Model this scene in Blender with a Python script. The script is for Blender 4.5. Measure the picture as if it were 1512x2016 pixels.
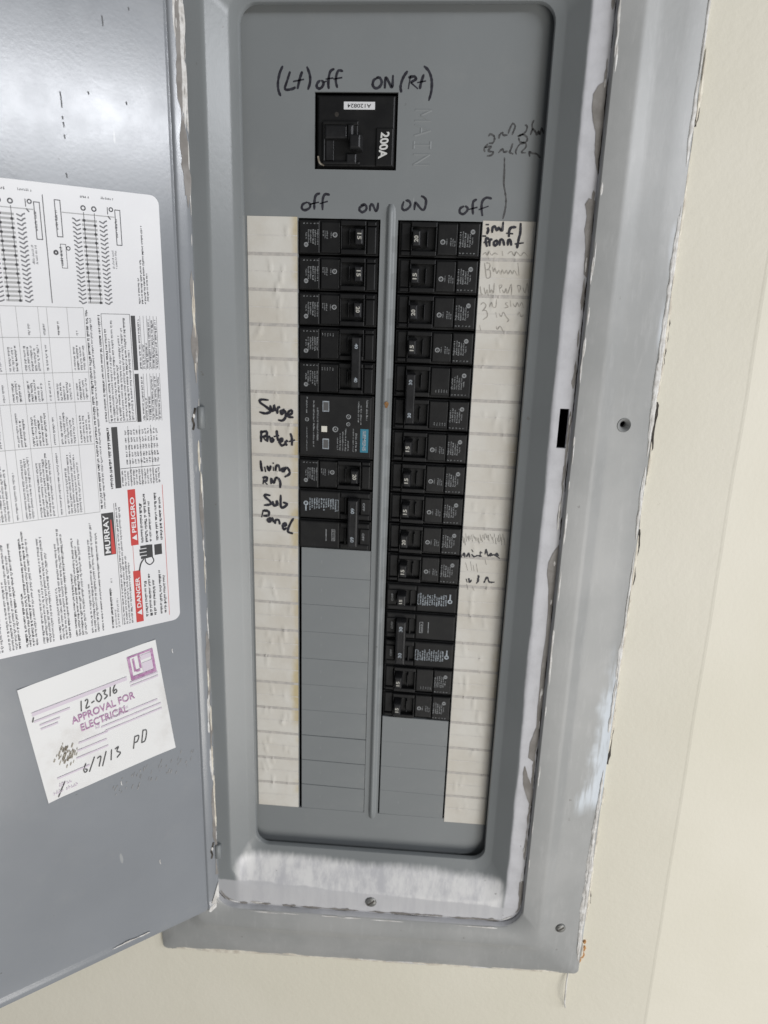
import bpy, math, random
from mathutils import Vector, Matrix, noise

# ------------------------------------------------------------------ scene, camera, light
for o in list(bpy.data.objects):
    bpy.data.objects.remove(o, do_unlink=True)
scene = bpy.context.scene
COL = scene.collection

# panel space in millimetres: x right, z up, o out of the wall towards the viewer
def W0(x, z, o):
    return Vector((x * .001, -o * .001, z * .001))
def W(x, z, o):                                      # the box hangs a little out of square at its foot
    z += x * .06 * max(0.0, min(1.1, (-440 - z) / 220)) * (1 if abs(x) < 260 else max(0, 1 - (abs(x) - 260) / 200))
    return Vector((x * .001, -o * .001, z * .001))
CAM = (51.593, -60.931, 549.456)                     # x, z, o
RIGHT = (0.99479639, 0.03147343, -0.09689976)
UP = (-0.05691899, 0.9605084, -0.27236713)
FWD = (-0.08450071, -0.27646527, -0.95730172)
FPX = 1399.39

cam_d = bpy.data.cameras.new('camera')
cam = bpy.data.objects.new('camera', cam_d)
COL.objects.link(cam)
cam_d.sensor_fit = 'VERTICAL'
cam_d.sensor_height = 36.0
cam_d.sensor_width = 27.0
cam_d.lens = FPX / 2016 * 36
cam_d.clip_start = .01
cam_d.clip_end = 50
def D(v):
    return Vector((v[0], -v[2], v[1]))
r_, u_, f_ = D(RIGHT), D(UP), D(FWD)
mw = Matrix.Identity(4)
for i in range(3):
    mw[i][0], mw[i][1], mw[i][2] = r_[i], u_[i], -f_[i]
mw.translation = W(*CAM)
cam.matrix_world = mw
cam_d.dof.use_dof = True
cam_d.dof.focus_distance = .53
cam_d.dof.aperture_fstop = 7.0
scene.camera = cam

world = bpy.data.worlds.new('World')
scene.world = world
world.use_nodes = True
bg = world.node_tree.nodes['Background']
bg.inputs['Color'].default_value = (.90, .95, 1.0, 1)
bg.inputs['Strength'].default_value = .105

def area(name, loc, target, sx, sy, power, col):
    l = bpy.data.lights.new(name, 'AREA')
    l.shape = 'RECTANGLE'
    l.size, l.size_y, l.energy, l.color = sx, sy, power, col
    o = bpy.data.objects.new(name, l)
    COL.objects.link(o)
    o.location = loc
    o.rotation_euler = (target - loc).to_track_quat('-Z', 'Y').to_euler()
    return o
base_pt = W(-150, 40, 60)
key_dir = Vector((.80, -.555, .215))
area('room_lamp', base_pt + key_dir * 2.6, base_pt, 1.9, .13, 37, (.93, .95, 1.0))
area('added_soft_fill', Vector((1.25, -2.25, -1.35)), W(0, -300, 0), 1.8, 1.6, 48, (1.0, .97, .92))  # unseen soft fill, added at low front right to brighten the lower panel

scene.view_settings.view_transform = 'Standard'
scene.view_settings.look = 'None'
scene.view_settings.exposure = 0.0
scene.view_settings.gamma = 1.0
scene.render.engine = 'CYCLES'
scene.render.resolution_x, scene.render.resolution_y = 768, 1024

# ------------------------------------------------------------------ pixel of the photograph -> point on a plane
TH = math.radians(139.0)
XH, OH = -139.0, 24.0
def ray(u, v):
    a, b = (u - 756) / FPX, -(v - 1008) / FPX
    return tuple(a * RIGHT[i] + b * UP[i] + FWD[i] for i in range(3))
def PX(u, v, o=0.0):
    d = ray(u, v)
    t = (o - CAM[2]) / d[2]
    return (CAM[0] + t * d[0], CAM[1] + t * d[1])
DN = (math.sin(TH), 0, -math.cos(TH))            # door normal (x, z, o), towards viewer
DD = (math.cos(TH), 0, math.sin(TH))
def DP(u, v):
    d = ray(u, v)
    k = ((XH - CAM[0]) * DN[0] + (OH - CAM[2]) * DN[2]) / (d[0] * DN[0] + d[2] * DN[2])
    P = [CAM[i] + k * d[i] for i in range(3)]
    return ((P[0] - XH) * DD[0] + (P[2] - OH) * DD[2], P[1])
# frames: 2-D point + height -> 3-D.
def FP(o0=0.0):
    return lambda a, b, h=0.0: W(a, b, o0 + h)
def FD(s, z, h=0.0):                              # on the open door: s from the hinge, z up
    return W0(XH + DD[0] * s + DN[0] * h, z, OH + DD[2] * s + DN[2] * h)

# ------------------------------------------------------------------ materials
def new_mat(name):
    m = bpy.data.materials.new(name)
    m.use_nodes = True
    nt = m.node_tree
    b = nt.nodes['Principled BSDF']
    return m, nt, b
class NT:
    def __init__(s, nt):
        s.nt = nt
        s.tc = nt.nodes.new('ShaderNodeTexCoord')
    def n(s, t, **k):
        x = s.nt.nodes.new(t)
        for a, v in k.items():
            setattr(x, a, v)
        return x
    def l(s, a, b):
        s.nt.links.new(a, b)
    def val(s, sock, v):
        if isinstance(v, (int, float)):
            sock.default_value = v
        else:
            s.l(v, sock)
    def m(s, op, a, b=0.0, c=0.0):
        x = s.n('ShaderNodeMath', operation=op)
        s.val(x.inputs[0], a); s.val(x.inputs[1], b); s.val(x.inputs[2], c)
        return x.outputs[0]
    def noise(s, scale, detail=3, rough=.5, stretch=(1, 1, 1)):
        mp = s.n('ShaderNodeMapping')
        mp.inputs['Scale'].default_value = stretch
        s.l(s.tc.outputs['Object'], mp.inputs['Vector'])
        x = s.n('ShaderNodeTexNoise')
        x.inputs['Scale'].default_value = scale
        x.inputs['Detail'].default_value = detail
        x.inputs['Roughness'].default_value = rough
        s.l(mp.outputs[0], x.inputs['Vector'])
        return x.outputs['Fac']
    def ramp(s, f, a, b):                         # smooth 0..1 between a and b
        x = s.n('ShaderNodeMapRange', interpolation_type='SMOOTHSTEP')
        s.val(x.inputs['Value'], f)
        x.inputs['From Min'].default_value = a
        x.inputs['From Max'].default_value = b
        return x.outputs[0]
    def mix(s, f, a, b):
        x = s.n('ShaderNodeMix', data_type='RGBA')
        s.val(x.inputs[0], f)
        for sock, v in ((x.inputs[6], a), (x.inputs[7], b)):
            if isinstance(v, tuple):
                sock.default_value = (v[0], v[1], v[2], 1)
            else:
                s.l(v, sock)
        return x.outputs[2]
    def bump(s, h, strength, dist):
        x = s.n('ShaderNodeBump')
        x.inputs['Strength'].default_value = strength
        x.inputs['Distance'].default_value = dist
        s.l(h, x.inputs['Height'])
        return x.outputs[0]
def mat(name, c, rough=.5, c2=None, nscale=40, bump=0.0, bscale=400, bdist=.0005, lo=.35, hi=.65, metal=0.0, spec=.5, stretch=(1, 1, 1)):
    m, nt, b = new_mat(name)
    t = NT(nt)
    if c2:
        t.l(t.mix(t.ramp(t.noise(nscale, 5, .6, stretch), lo, hi), c, c2), b.inputs['Base Color'])
    else:
        b.inputs['Base Color'].default_value = (*c, 1)
    b.inputs['Roughness'].default_value = rough
    b.inputs['Metallic'].default_value = metal
    b.inputs['Specular IOR Level'].default_value = spec
    if bump:
        t.l(t.bump(t.noise(bscale, 3), bump, bdist), b.inputs['Normal'])
    return m

GREY = (.212, .225, .229)
def grey_metal(name, rough, marks=True, bump=.12, GREY=GREY):
    m, nt, b = new_mat(name)
    t = NT(nt)
    base = t.mix(t.ramp(t.noise(9, 4), .3, .7), tuple(c * .96 for c in GREY), tuple(c * 1.04 for c in GREY))
    if marks:
        sp = t.ramp(t.noise(170, 2, .5), .76, .80)
        base = t.mix(t.m('MULTIPLY', sp, .45), base, (.09, .085, .08))
        sc = t.ramp(t.noise(95, 2, .4, (1, 1, .22)), .775, .80)
        base = t.mix(t.m('MULTIPLY', sc, .35), base, (.55, .55, .53))
        dust = t.ramp(t.noise(28, 6, .7), .5, .85)
        base = t.mix(t.m('MULTIPLY', dust, .12), base, (.42, .41, .38))
    t.l(base, b.inputs['Base Color'])
    r = t.m('MULTIPLY_ADD', t.noise(30, 5, .65), .16, rough - .08)
    t.l(r, b.inputs['Roughness'])
    t.l(t.bump(t.noise(420, 3), bump, .0003), b.inputs['Normal'])
    return m
M_DEAD = grey_metal('grey_enamel_front', .5, bump=.06)
M_DOOR = grey_metal('grey_enamel_door', .22, bump=.07, GREY=(.245, .258, .276))
M_DOOR.node_tree.nodes['Principled BSDF'].inputs['Specular IOR Level'].default_value = .66
M_PLATE = grey_metal('grey_enamel_plate', .46, bump=.08)
M_PAINTBARE = mat('bare_scraped_metal', (.19, .175, .16), .6, (.27, .255, .24), 60, .3, 500)
M_SCUFF = mat('faded_scuff', (.085, .085, .09), .5, (.16, .165, .17), 400)
M_SCRAPE = mat('scraped_enamel', (.34, .335, .33), .5, (.24, .235, .23), 200)
M_CHIP = mat('torn_white_paint', (.72, .71, .69), .6, (.52, .50, .47), 160, .5, 500)
M_CAULK = mat('torn_cream_caulk', (.74, .70, .60), .7, (.55, .50, .42), 120, .6, 400)
M_GAP = mat('dark_gap', (.03, .026, .022), .9, (.08, .07, .06), 200)
M_WOOD = mat('raw_orange_wood', (.55, .27, .08), .8, (.42, .22, .10), 200)
M_BLACK = mat('black_plastic', (.0075, .0075, .008), .45, (.014, .014, .014), 60, .15, 700, .0003, .35, .75)
M_HANDLE = mat('black_handle_plastic', (.014, .014, .015), .38, (.024, .024, .025), 90, .1, 600)
M_MATTE = mat('matte_black_plastic', (.009, .009, .0095), .6, (.014, .014, .014), 60, .15, 900, .0002)
for _m in (M_BLACK, M_MATTE, M_HANDLE):
    _m.node_tree.nodes['Principled BSDF'].inputs['Specular IOR Level'].default_value = .3
M_PRINT = mat('grey_print', (.30, .31, .315), .7, (.15, .155, .16), 400)
M_PRINTB = mat('pale_blue_print', (.38, .42, .455), .7, (.22, .245, .27), 400)
M_WPRINT = mat('white_print', (.62, .62, .60), .6)
M_AMP = mat('cream_number_print', (.42, .41, .37), .6)
M_TEAL = mat('teal_print', (.035, .19, .27), .5)
M_LED = mat('pale_indicator_window', (.72, .70, .62), .3)
M_WIN = mat('grey_indicator_window', (.11, .11, .11), .3)
M_WHITE = mat('white_label_film', (.74, .74, .75), .34, (.70, .70, .715), 12)
M_STK = mat('white_sticker_film', (.74, .74, .735), .4, (.62, .60, .58), 28, 0, 0, 0, .52, .8)
M_INK = mat('black_marker_ink', (.011, .010, .016), .5, (.03, .03, .04), 300)
M_PENCIL = mat('pencil', (.04, .04, .042), .55, (.10, .10, .10), 400)
M_FAINT = mat('faint_pencil', (.33, .31, .28), .7, (.50, .47, .42), 250)
M_FAINT2 = mat('grey_ballpoint', (.15, .145, .14), .7, (.34, .32, .29), 250)
M_BLK = mat('black_print', (.03, .03, .032), .5)
M_DPRINT = mat('dark_text_print', (.03, .03, .035), .5)
M_MPRINT = mat('mid_text_print', (.13, .13, .14), .5)
M_GPRINT = mat('grey_line_print', (.38, .38, .38), .5)
M_RED = mat('red_print', (.52, .035, .03), .45)
M_PURPLE = mat('purple_print', (.34, .14, .30), .5, (.50, .30, .46), 260)
M_LILAC = mat('pale_lilac_print', (.64, .57, .645), .5)
M_SMUDGE = mat('brown_smudge', (.20, .17, .13), .7, (.45, .42, .36), 300)
M_RUST = mat('rust', (.22, .10, .035), .9, (.33, .2, .09), 800)
M_SCREW = mat('zinc_screw', (.30, .30, .29), .45, (.18, .18, .17), 300, metal=.6)
M_BOXM = mat('dark_enclosure_steel', (.03, .031, .032), .6)
M_RULE = mat('grey_rule_print', (.43, .41, .385), .7, (.52, .49, .45), 300)
M_RULE2 = mat('faint_rule_print', (.60, .58, .54), .7, (.68, .65, .61), 200)

def paper_mat():
    m, nt, b = new_mat('aged_paper')
    t = NT(nt)
    sep = t.n('ShaderNodeSeparateXYZ')
    t.l(t.tc.outputs['Object'], sep.inputs[0])
    x = sep.outputs[0]
    base = t.mix(t.ramp(t.noise(20, 5, .6), .35, .7), (.66, .64, .59), (.585, .55, .485))
    ax = t.m('ABSOLUTE', x)
    n = t.m('MULTIPLY_ADD', t.noise(38, 5, .7, (1, 1, .5)), .018, -.009)
    # tan glue stain along the edge next to the left breakers, and on the far edge of the right strip
    lf = t.m('LESS_THAN', x, 0.0)
    e1 = t.ramp(t.m('ADD', ax, n), .0745, .0665)
    st1 = t.m('MULTIPLY', t.m('MULTIPLY', e1, lf), t.ramp(t.noise(17, 4, .6), .38, .62))
    base = t.mix(t.m('MULTIPLY', st1, .85), base, (.50, .40, .20))
    e2 = t.ramp(t.m('ADD', ax, n), .098, .106)
    st2 = t.m('MULTIPLY', t.m('MULTIPLY', e2, t.m('SUBTRACT', 1.0, lf)), t.ramp(t.noise(21, 4, .6), .35, .65))
    base = t.mix(t.m('MULTIPLY', st2, .55), base, (.56, .47, .30))
    sp = t.ramp(t.noise(300, 2), .74, .78)
    base = t.mix(t.m('MULTIPLY', sp, .4), base, (.45, .40, .32))
    t.l(base, b.inputs['Base Color'])
    b.inputs['Roughness'].default_value = .75
    t.l(t.bump(t.noise(240, 4), .25, .0004), b.inputs['Normal'])
    return m
M_PAPER = paper_mat()

def trim_mat():
    m, nt, b = new_mat('grey_trim_with_overspray')
    t = NT(nt)
    sep = t.n('ShaderNodeSeparateXYZ')
    t.l(t.tc.outputs['Object'], sep.inputs[0])
    x, z = sep.outputs[0], sep.outputs[2]
    base = t.mix(t.ramp(t.noise(9, 4), .3, .7), tuple(c * .95 for c in GREY), tuple(c * 1.05 for c in GREY))
    # lighter repaint on the outer trim
    ax = t.m('ABSOLUTE', x)
    zc = t.m('ADD', t.m('MULTIPLY', z, -1.0), t.m('MULTIPLY', x, .044))
    qx = t.m('MAXIMUM', t.m('SUBTRACT', ax, .1205), 0.0)
    qz = t.m('MAXIMUM', t.m('SUBTRACT', zc, .5795), 0.0)
    edge = t.m('SUBTRACT', t.m('SQRT', t.m('ADD', t.m('MULTIPLY', qx, qx), t.m('MULTIPLY', qz, qz))), .0203)
    outer = t.ramp(edge, -.0004, .0006)
    oc = t.mix(t.ramp(t.noise(14, 5, .6), .35, .7), (.315, .32, .315), (.37, .372, .365))
    oc = t.mix(t.m('MULTIPLY', t.ramp(t.noise(180, 4, .7, (1, 1, .2)), .5, .75), .35), oc, (.44, .44, .435))
    base = t.mix(outer, base, oc)
    # pale ledge inside the step
    n = t.m('MULTIPLY_ADD', t.noise(60, 4, .6, (1, 1, .3)), .005, -.0025)
    lx = t.m('ADD', t.m('ADD', x, n), 0.0)
    led = t.m('MULTIPLY', t.ramp(lx, .1245, .1265), t.m('SUBTRACT', 1.0, outer))
    base = t.mix(led, base, t.mix(t.ramp(t.noise(50, 5, .7), .35, .75), (.58, .58, .605), (.48, .48, .50)))
    # white overspray on the bottom slope: ragged, stretched by the brush
    nb = t.m('ADD', t.m('MULTIPLY_ADD', t.noise(11, 3, .5, (1, 1, .6)), .026, -.013), t.m('MULTIPLY_ADD', t.noise(260, 2, .6, (1, 1, .12)), .005, -.0025))
    zz = t.m('ADD', z, nb)
    up = t.ramp(zz, -.5490, -.5585)
    dn = t.ramp(zz, -.606, -.600)
    wm = t.m('MULTIPLY', t.m('MULTIPLY', up, dn), t.m('SUBTRACT', 1.0, outer))
    wm = t.m('MULTIPLY', wm, t.ramp(t.m('ADD', ax, t.m('MULTIPLY', nb, .4)), .1255, .118))
    wc = t.mix(t.ramp(t.noise(85, 5, .7, (1, 1, .18)), .36, .70), (.74, .735, .73), (.52, .52, .54))
    base = t.mix(wm, base, wc)
    led2 = t.m('MULTIPLY', t.ramp(t.m('ADD', z, n), -.5765, -.5785), t.m('SUBTRACT', 1.0, outer))
    base = t.mix(t.m('MULTIPLY', led2, .75), base, (.50, .50, .515))
    # brushed white on the outer right flange
    fr = t.m('MULTIPLY', t.ramp(t.m('ADD', x, t.m('MULTIPLY_ADD', t.noise(28, 3, .55, (1, 1, .35)), .09, -.045)), .196, .206), t.ramp(t.noise(9, 2, .5), .42, .55))
    fr = t.m('MULTIPLY', fr, t.ramp(t.noise(260, 3, .6, (1, 1, .12)), .36, .56))
    base = t.mix(t.m('MULTIPLY', fr, .8), base, (.62, .66, .70))
    zn = t.m('ADD', z, t.m('MULTIPLY_ADD', t.noise(20, 3, .6), .06, -.03))
    pz = t.m('MULTIPLY', t.ramp(zn, -.30, -.37), t.ramp(zn, -.475, -.455))
    px_ = t.ramp(t.m('ADD', x, t.m('ADD', t.m('MULTIPLY_ADD', t.noise(30, 3, .6), .03, -.015), t.m('MULTIPLY', t.m('ADD', z, .45), -.10))), .176, .186)
    pb = t.m('MULTIPLY', t.m('MULTIPLY', pz, px_), t.ramp(t.noise(240, 3, .6, (1, 1, .1)), .30, .55))
    base = t.mix(t.m('MULTIPLY', pb, .85), base, (.62, .67, .72))
    sp = t.ramp(t.noise(150, 2), .75, .785)
    base = t.mix(t.m('MULTIPLY', sp, .5), base, (.14, .13, .12))
    t.l(base, b.inputs['Base Color'])
    t.l(t.m('MULTIPLY_ADD', outer, .11, t.m('MULTIPLY_ADD', led, .2, .28)), b.inputs['Roughness'])
    t.l(t.bump(t.noise(330, 4, .6, (1, 1, .5)), .16, .0004), b.inputs['Normal'])
    return m
M_TRIM = trim_mat()

def wall_mat():
    m, nt, b = new_mat('cream_wall_paint')
    t = NT(nt)
    base = t.mix(t.ramp(t.noise(3.5, 4, .5), .3, .7), (.685, .652, .545), (.745, .71, .612))
    sp = t.ramp(t.noise(120, 2), .775, .80)
    base = t.mix(t.m('MULTIPLY', sp, .3), base, (.45, .40, .32))
    t.l(base, b.inputs['Base Color'])
    b.inputs['Roughness'].default_value = .62
    h = t.m('ADD', t.m('MULTIPLY', t.noise(260, 4, .6), .5), t.m('MULTIPLY', t.noise(40, 3), .9))
    t.l(t.bump(h, .55, .0008), b.inputs['Normal'])
    return m
M_WALL = wall_mat()

# ------------------------------------------------------------------ mesh helpers
class MB:
    def __init__(s):
        s.v, s.f = [], []
    def face(s, pts):
        i = len(s.v)
        s.v += [tuple(p) for p in pts]
        s.f.append(tuple(range(i, i + len(pts))))
    def loops(s, rings, close=True, cap=None):
        i0 = len(s.v)
        n = len(rings[0])
        for r in rings:
            s.v += [tuple(p) for p in r]
        for k in range(len(rings) - 1):
            for j in range(n if close else n - 1):
                a = i0 + k * n + j
                b = i0 + k * n + (j + 1) % n
                s.f.append((a, b, b + n, a + n))
        if cap:
            s.f.append(tuple(i0 + (len(rings) - 1) * n + j for j in range(n)))
    def cbox(s, fr, a0, a1, b0, b1, h0, h1, c=.6):
        """box with a chamfered front, h towards the viewer"""
        def R(e, h):
            return [fr(a0 + e, b0 + e, h), fr(a1 - e, b0 + e, h), fr(a1 - e, b1 - e, h), fr(a0 + e, b1 - e, h)]
        s.loops([R(0, h0), R(0, h1 - c), R(c * .35, h1 - c * .3), R(c, h1)], cap=True)
    def quad(s, fr, a0, a1, b0, b1, h):
        s.face([fr(a0, b0, h), fr(a1, b0, h), fr(a1, b1, h), fr(a0, b1, h)])
    def rect_outline(s, fr, a0, a1, b0, b1, w, h):
        s.quad(fr, a0, a1, b0, b0 + w, h); s.quad(fr, a0, a1, b1 - w, b1, h)
        s.quad(fr, a0, a0 + w, b0 + w, b1 - w, h); s.quad(fr, a1 - w, a1, b0 + w, b1 - w, h)
    def ribbon(s, fr, pts, w, h, smooth=True, jit=0.0, rng=None, taper=False):
        if smooth and len(pts) > 2:
            pts = catmull(pts, 5)
        n = len(pts)
        L, Rr = [], []
        for i in range(n):
            a, b = pts[max(0, i - 1)], pts[min(n - 1, i + 1)]
            dx, dy = b[0] - a[0], b[1] - a[1]
            q = math.hypot(dx, dy) or 1e-6
            k = w / 2
            if jit:
                k *= 1 + jit * (rng.random() - .5)
            if taper:
                e = min(i, n - 1 - i) / max(1, n - 1)
                k *= min(1, .55 + e * 4)
            nx, ny = -dy / q * k, dx / q * k
            L.append(fr(pts[i][0] + nx, pts[i][1] + ny, h)); Rr.append(fr(pts[i][0] - nx, pts[i][1] - ny, h))
        s.loops([Rr, L], close=False)
    def disc(s, fr, a, b, r, h, n=14, rb=None):
        rb = rb or r
        s.face([fr(a + r * math.cos(2 * math.pi * i / n), b + rb * math.sin(2 * math.pi * i / n), h) for i in range(n)])
    def ring(s, fr, a, b, r0, r1, h, n=16, k=1.0):
        A = [fr(a + r0 * math.cos(2 * math.pi * i / n), b + k * r0 * math.sin(2 * math.pi * i / n), h) for i in range(n)]
        B = [fr(a + r1 * math.cos(2 * math.pi * i / n), b + k * r1 * math.sin(2 * math.pi * i / n), h) for i in range(n)]
        s.loops([A, B])
    def build(s, name, m, parent=None, smooth=False, kind=None):
        me = bpy.data.meshes.new(name)
        me.from_pydata(s.v, [], s.f)
        me.update()
        me.materials.append(m)
        if smooth:
            for p in me.polygons:
                p.use_smooth = True
        return link(name, me, parent, kind)
def link(name, me, parent=None, kind=None):
    o = bpy.data.objects.new(name, me)
    COL.objects.link(o)
    if parent:
        o.parent = parent
        o.matrix_parent_inverse = parent_world(parent).inverted()
    if kind:
        o['kind'] = kind
    return o
def parent_world(p):
    m = Matrix.Translation(p.location) @ p.rotation_euler.to_matrix().to_4x4()
    if p.parent:
        m = parent_world(p.parent) @ p.matrix_parent_inverse @ m
    return m
def catmull(P, n):
    out = []
    for i in range(len(P) - 1):
        p0, p1, p2, p3 = P[max(0, i - 1)], P[i], P[i + 1], P[min(len(P) - 1, i + 2)]
        for k in range(n):
            t = k / n
            out.append(tuple(.5 * (2 * p1[j] + (p2[j] - p0[j]) * t + (2 * p0[j] - 5 * p1[j] + 4 * p2[j] - p3[j]) * t * t + (3 * p1[j] - p0[j] - 3 * p2[j] + p3[j]) * t ** 3) for j in (0, 1)))
    out.append(tuple(P[-1][:2]))
    return out
def empty(name, loc, label, cat, group=None):
    o = bpy.data.objects.new(name, None)
    COL.objects.link(o)
    o.empty_display_size = .02
    o.location = loc
    o['label'], o['category'] = label, cat
    if group:
        o['group'] = group
    return o
_tc = {}
def glyphs(body, bold=0.0):
    k = (body, bold)
    if k not in _tc:
        c = bpy.data.curves.new('t', 'FONT')
        c.body = body
        c.size = 1.0
        c.offset = bold
        c.resolution_u = 3
        c.align_x = 'LEFT'
        o = bpy.data.objects.new('t', c)
        COL.objects.link(o)
        dg = bpy.context.evaluated_depsgraph_get()
        me = o.evaluated_get(dg).to_mesh()
        vs = [(v.co.x, v.co.y) for v in me.vertices]
        fs = [tuple(p.vertices) for p in me.polygons]
        o.evaluated_get(dg).to_mesh_clear()
        bpy.data.objects.remove(o, do_unlink=True)
        x0, x1 = min(v[0] for v in vs), max(v[0] for v in vs)
        y0, y1 = min(v[1] for v in vs), max(v[1] for v in vs)
        _tc[k] = ([((v[0] - x0) / (x1 - x0), (v[1] - y0) / (y1 - y0)) for v in vs], fs)
    return _tc[k]
def text(mb, fr, body, o, ex, ey, h, bold=.015, thick=0.0):
    """write body in the parallelogram with origin o, baseline vector ex, height vector ey"""
    vs, fs = glyphs(body, bold)
    i0 = len(mb.v)
    for (a, b) in vs:
        mb.v.append(tuple(fr(o[0] + ex[0] * a + ey[0] * b, o[1] + ex[1] * a + ey[1] * b, h)))
    mb.f += [tuple(i0 + i for i in f) for f in fs]
def micro(mb, fr, o, d, length, hgt, h, rng, up=None, dens=.8):
    """one line of small print as single letters"""
    q = math.hypot(*d)
    d = (d[0] / q, d[1] / q)
    up = up or (-d[1], d[0])
    p = 0.0
    word = rng.randint(2, 9)
    cw = hgt * .62
    while p < length - cw:
        if word == 0:
            word = rng.randint(2, 9)
            p += cw * .8
            continue
        word -= 1
        hh = hgt * (1.0 if rng.random() < .35 else .74)
        w = cw * dens * (.75 + .25 * rng.random())
        a = (o[0] + d[0] * p, o[1] + d[1] * p)
        kind = rng.random()
        def Q(x0, x1, y0, y1):
            mb.face([fr(a[0] + d[0] * x + up[0] * y, a[1] + d[1] * x + up[1] * y, h) for x, y in ((x0, y0), (x1, y0), (x1, y1), (x0, y1))])
        if kind < .5:
            Q(0, w * .42, 0, hh); Q(w * .42, w, 0 if rng.random() < .5 else hh * .62, hh * .38 if rng.random() < .5 else hh)
        else:
            Q(0, w, 0, hh * .4); Q(w * .25, w * .75, hh * .4, hh)
        p += cw

# ------------------------------------------------------------------ the wall
rng = random.Random(7)
WALL_O = 14.0
def wall_part():
    mb = MB()
    def rect(x0, x1, z0, z1, o):
        return [W(x0, z0, o), W(x1, z0, o), W(x1, z1, o), W(x0, z1, o)]
    mb.loops([rect(-186, 186, -650, 212, -60), rect(-186, 186, -650, 212, WALL_O - 1.5), rect(-188, 188, -652, 214, WALL_O), [W(-1300, -1500, WALL_O), W(274.2, -1500, WALL_O), W(250.3, 1100, WALL_O), W(-1300, 1100, WALL_O)]])
    wl = mb.build('wall', M_WALL)
    wl['kind'] = 'structure'
    # the stretch of wall past the joint turns back a few degrees
    mb = MB()
    N = 90
    A, B, Cc, Dd = [], [], [], []
    for i in range(N + 1):
        z = -1500 + 2600 * i / N
        xj = 261.6 - z * .0092 + .9 * noise.noise((z * .012, 3, 1)) + .5 * noise.noise((z * .05, 8, 1))
        A.append(W(xj - 3, z, WALL_O - .12)); B.append(W(xj - .8, z, WALL_O + .16)); Cc.append(W(xj + .6, z, WALL_O + .22)); Dd.append(W(1500, z, WALL_O + .22 - (1500 - xj) * math.tan(math.radians(9.0))))
    mb.loops([A, B, Cc, Dd], close=False)
    w2 = mb.build('wall_return', M_WALL, smooth=False)
    w2['kind'] = 'structure'
    return wl
wall = wall_part()

# ------------------------------------------------------------------ the panel: enclosure, trim, dead front
panel = empty('electrical_panel', W(0, -661, 16), 'tall grey steel breaker panel with its door swung open, set in the cream wall', 'breaker panel')

mb = MB()
def rect(hx, z0, z1, o):
    return [W(-hx, z0, o), W(hx, z0, o), W(hx, z1, o), W(-hx, z1, o)]
mb.loops([rect(182, -646, 208, 15), rect(182, -646, 208, -85)], cap=True)
mb.build('enclosure', M_BOXM, panel)

ZS = [-156.5, -145.0, -130.0, -127.5]                 # extra points down the right side (slot, screw hole)
def rring(hx, zt, zb, o, r, seg=7):
    pts = []
    def arc(cx, cz, a0):
        for i in range(seg + 1):
            a = math.radians(a0 + 90 * i / seg)
            pts.append((cx + r * math.cos(a), cz + r * math.sin(a)))
    arc(-hx + r, zb + r, 180)
    arc(hx - r, zb + r, 270)
    nb = len(pts)
    for z in ZS:
        pts.append((hx, z))
    arc(hx - r, zt - r, 0)
    arc(-hx + r, zt - r, 90)
    return pts, nb, o
PROF = [(105, 132, -541.5, 6.5, 12), (105, 132, -541.5, 9.6, 12), (105.5, 132.5, -542.2, 10.6, 12.4), (106.6, 133.6, -543.6, 11.0, 13),
        (111.0, 138, -551.5, 12.2, 15), (112.6, 139.6, -554, 13.0, 16), (124.6, 152, -576, 21.6, 19), (126.2, 153.4, -578.2, 22.4, 20), (128, 155, -580, 22.5, 20),
        (131.0, 158, -585, 22.5, 20), (137.6, 165, -595, 22.5, 20), (140.6, 168, -598.6, 22.5, 20), (141.2, 168.6, -599.6, 26.6, 20), (142.2, 169.6, -600.8, 27.6, 20),
        (156, 184, -616, 28.4, 16), (158.6, 187, -619, 28.2, 15), (160.4, 188.6, -621, 27.5, 14), (165.6, 193, -627, 24.6, 13), (167.6, 195, -629.4, 23.8, 12), (171, 198, -632, 23.1, 12),
        (184.5, 210, -647, 20.6, 9), (197.8, 220, -659.4, 18.6, 6), (199.2, 221.4, -661, 17.6, 5), (199.4, 221.6, -661.2, 13.5, 5)]
rings = []
for p in PROF:
    pts, nb, o = rring(*p)
    rings.append([W(a, b, o) for a, b in pts])
n = len(rings[0])
mb = MB()
for r in rings:
    mb.v += [tuple(p) for p in r]
K_SLOT = 9                                             # between profile 9 and 10
K_HOLE = 19
hole_cell = None
for k in range(len(rings) - 1):
    for j in range(n):
        a, b = k * n + j, k * n + (j + 1) % n
        if k == K_SLOT and j in (nb, nb + 1, nb + 2):
            continue
        if k == K_HOLE and j == nb + 1:
            hole_cell = [Vector(mb.v[i]) for i in (a, b, b + n, a + n)]
            continue
        mb.f.append((a, b, b + n, a + n))
# latch slot sides
s0, s1 = [rings[K_SLOT][nb + i] for i in range(4)], [rings[K_SLOT + 1][nb + i] for i in range(4)]
loop = [s0[0], s1[0], s1[3], s0[3]]
mb.loops([loop, [Vector(p) + Vector((0, .004, 0)) for p in loop]])
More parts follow.
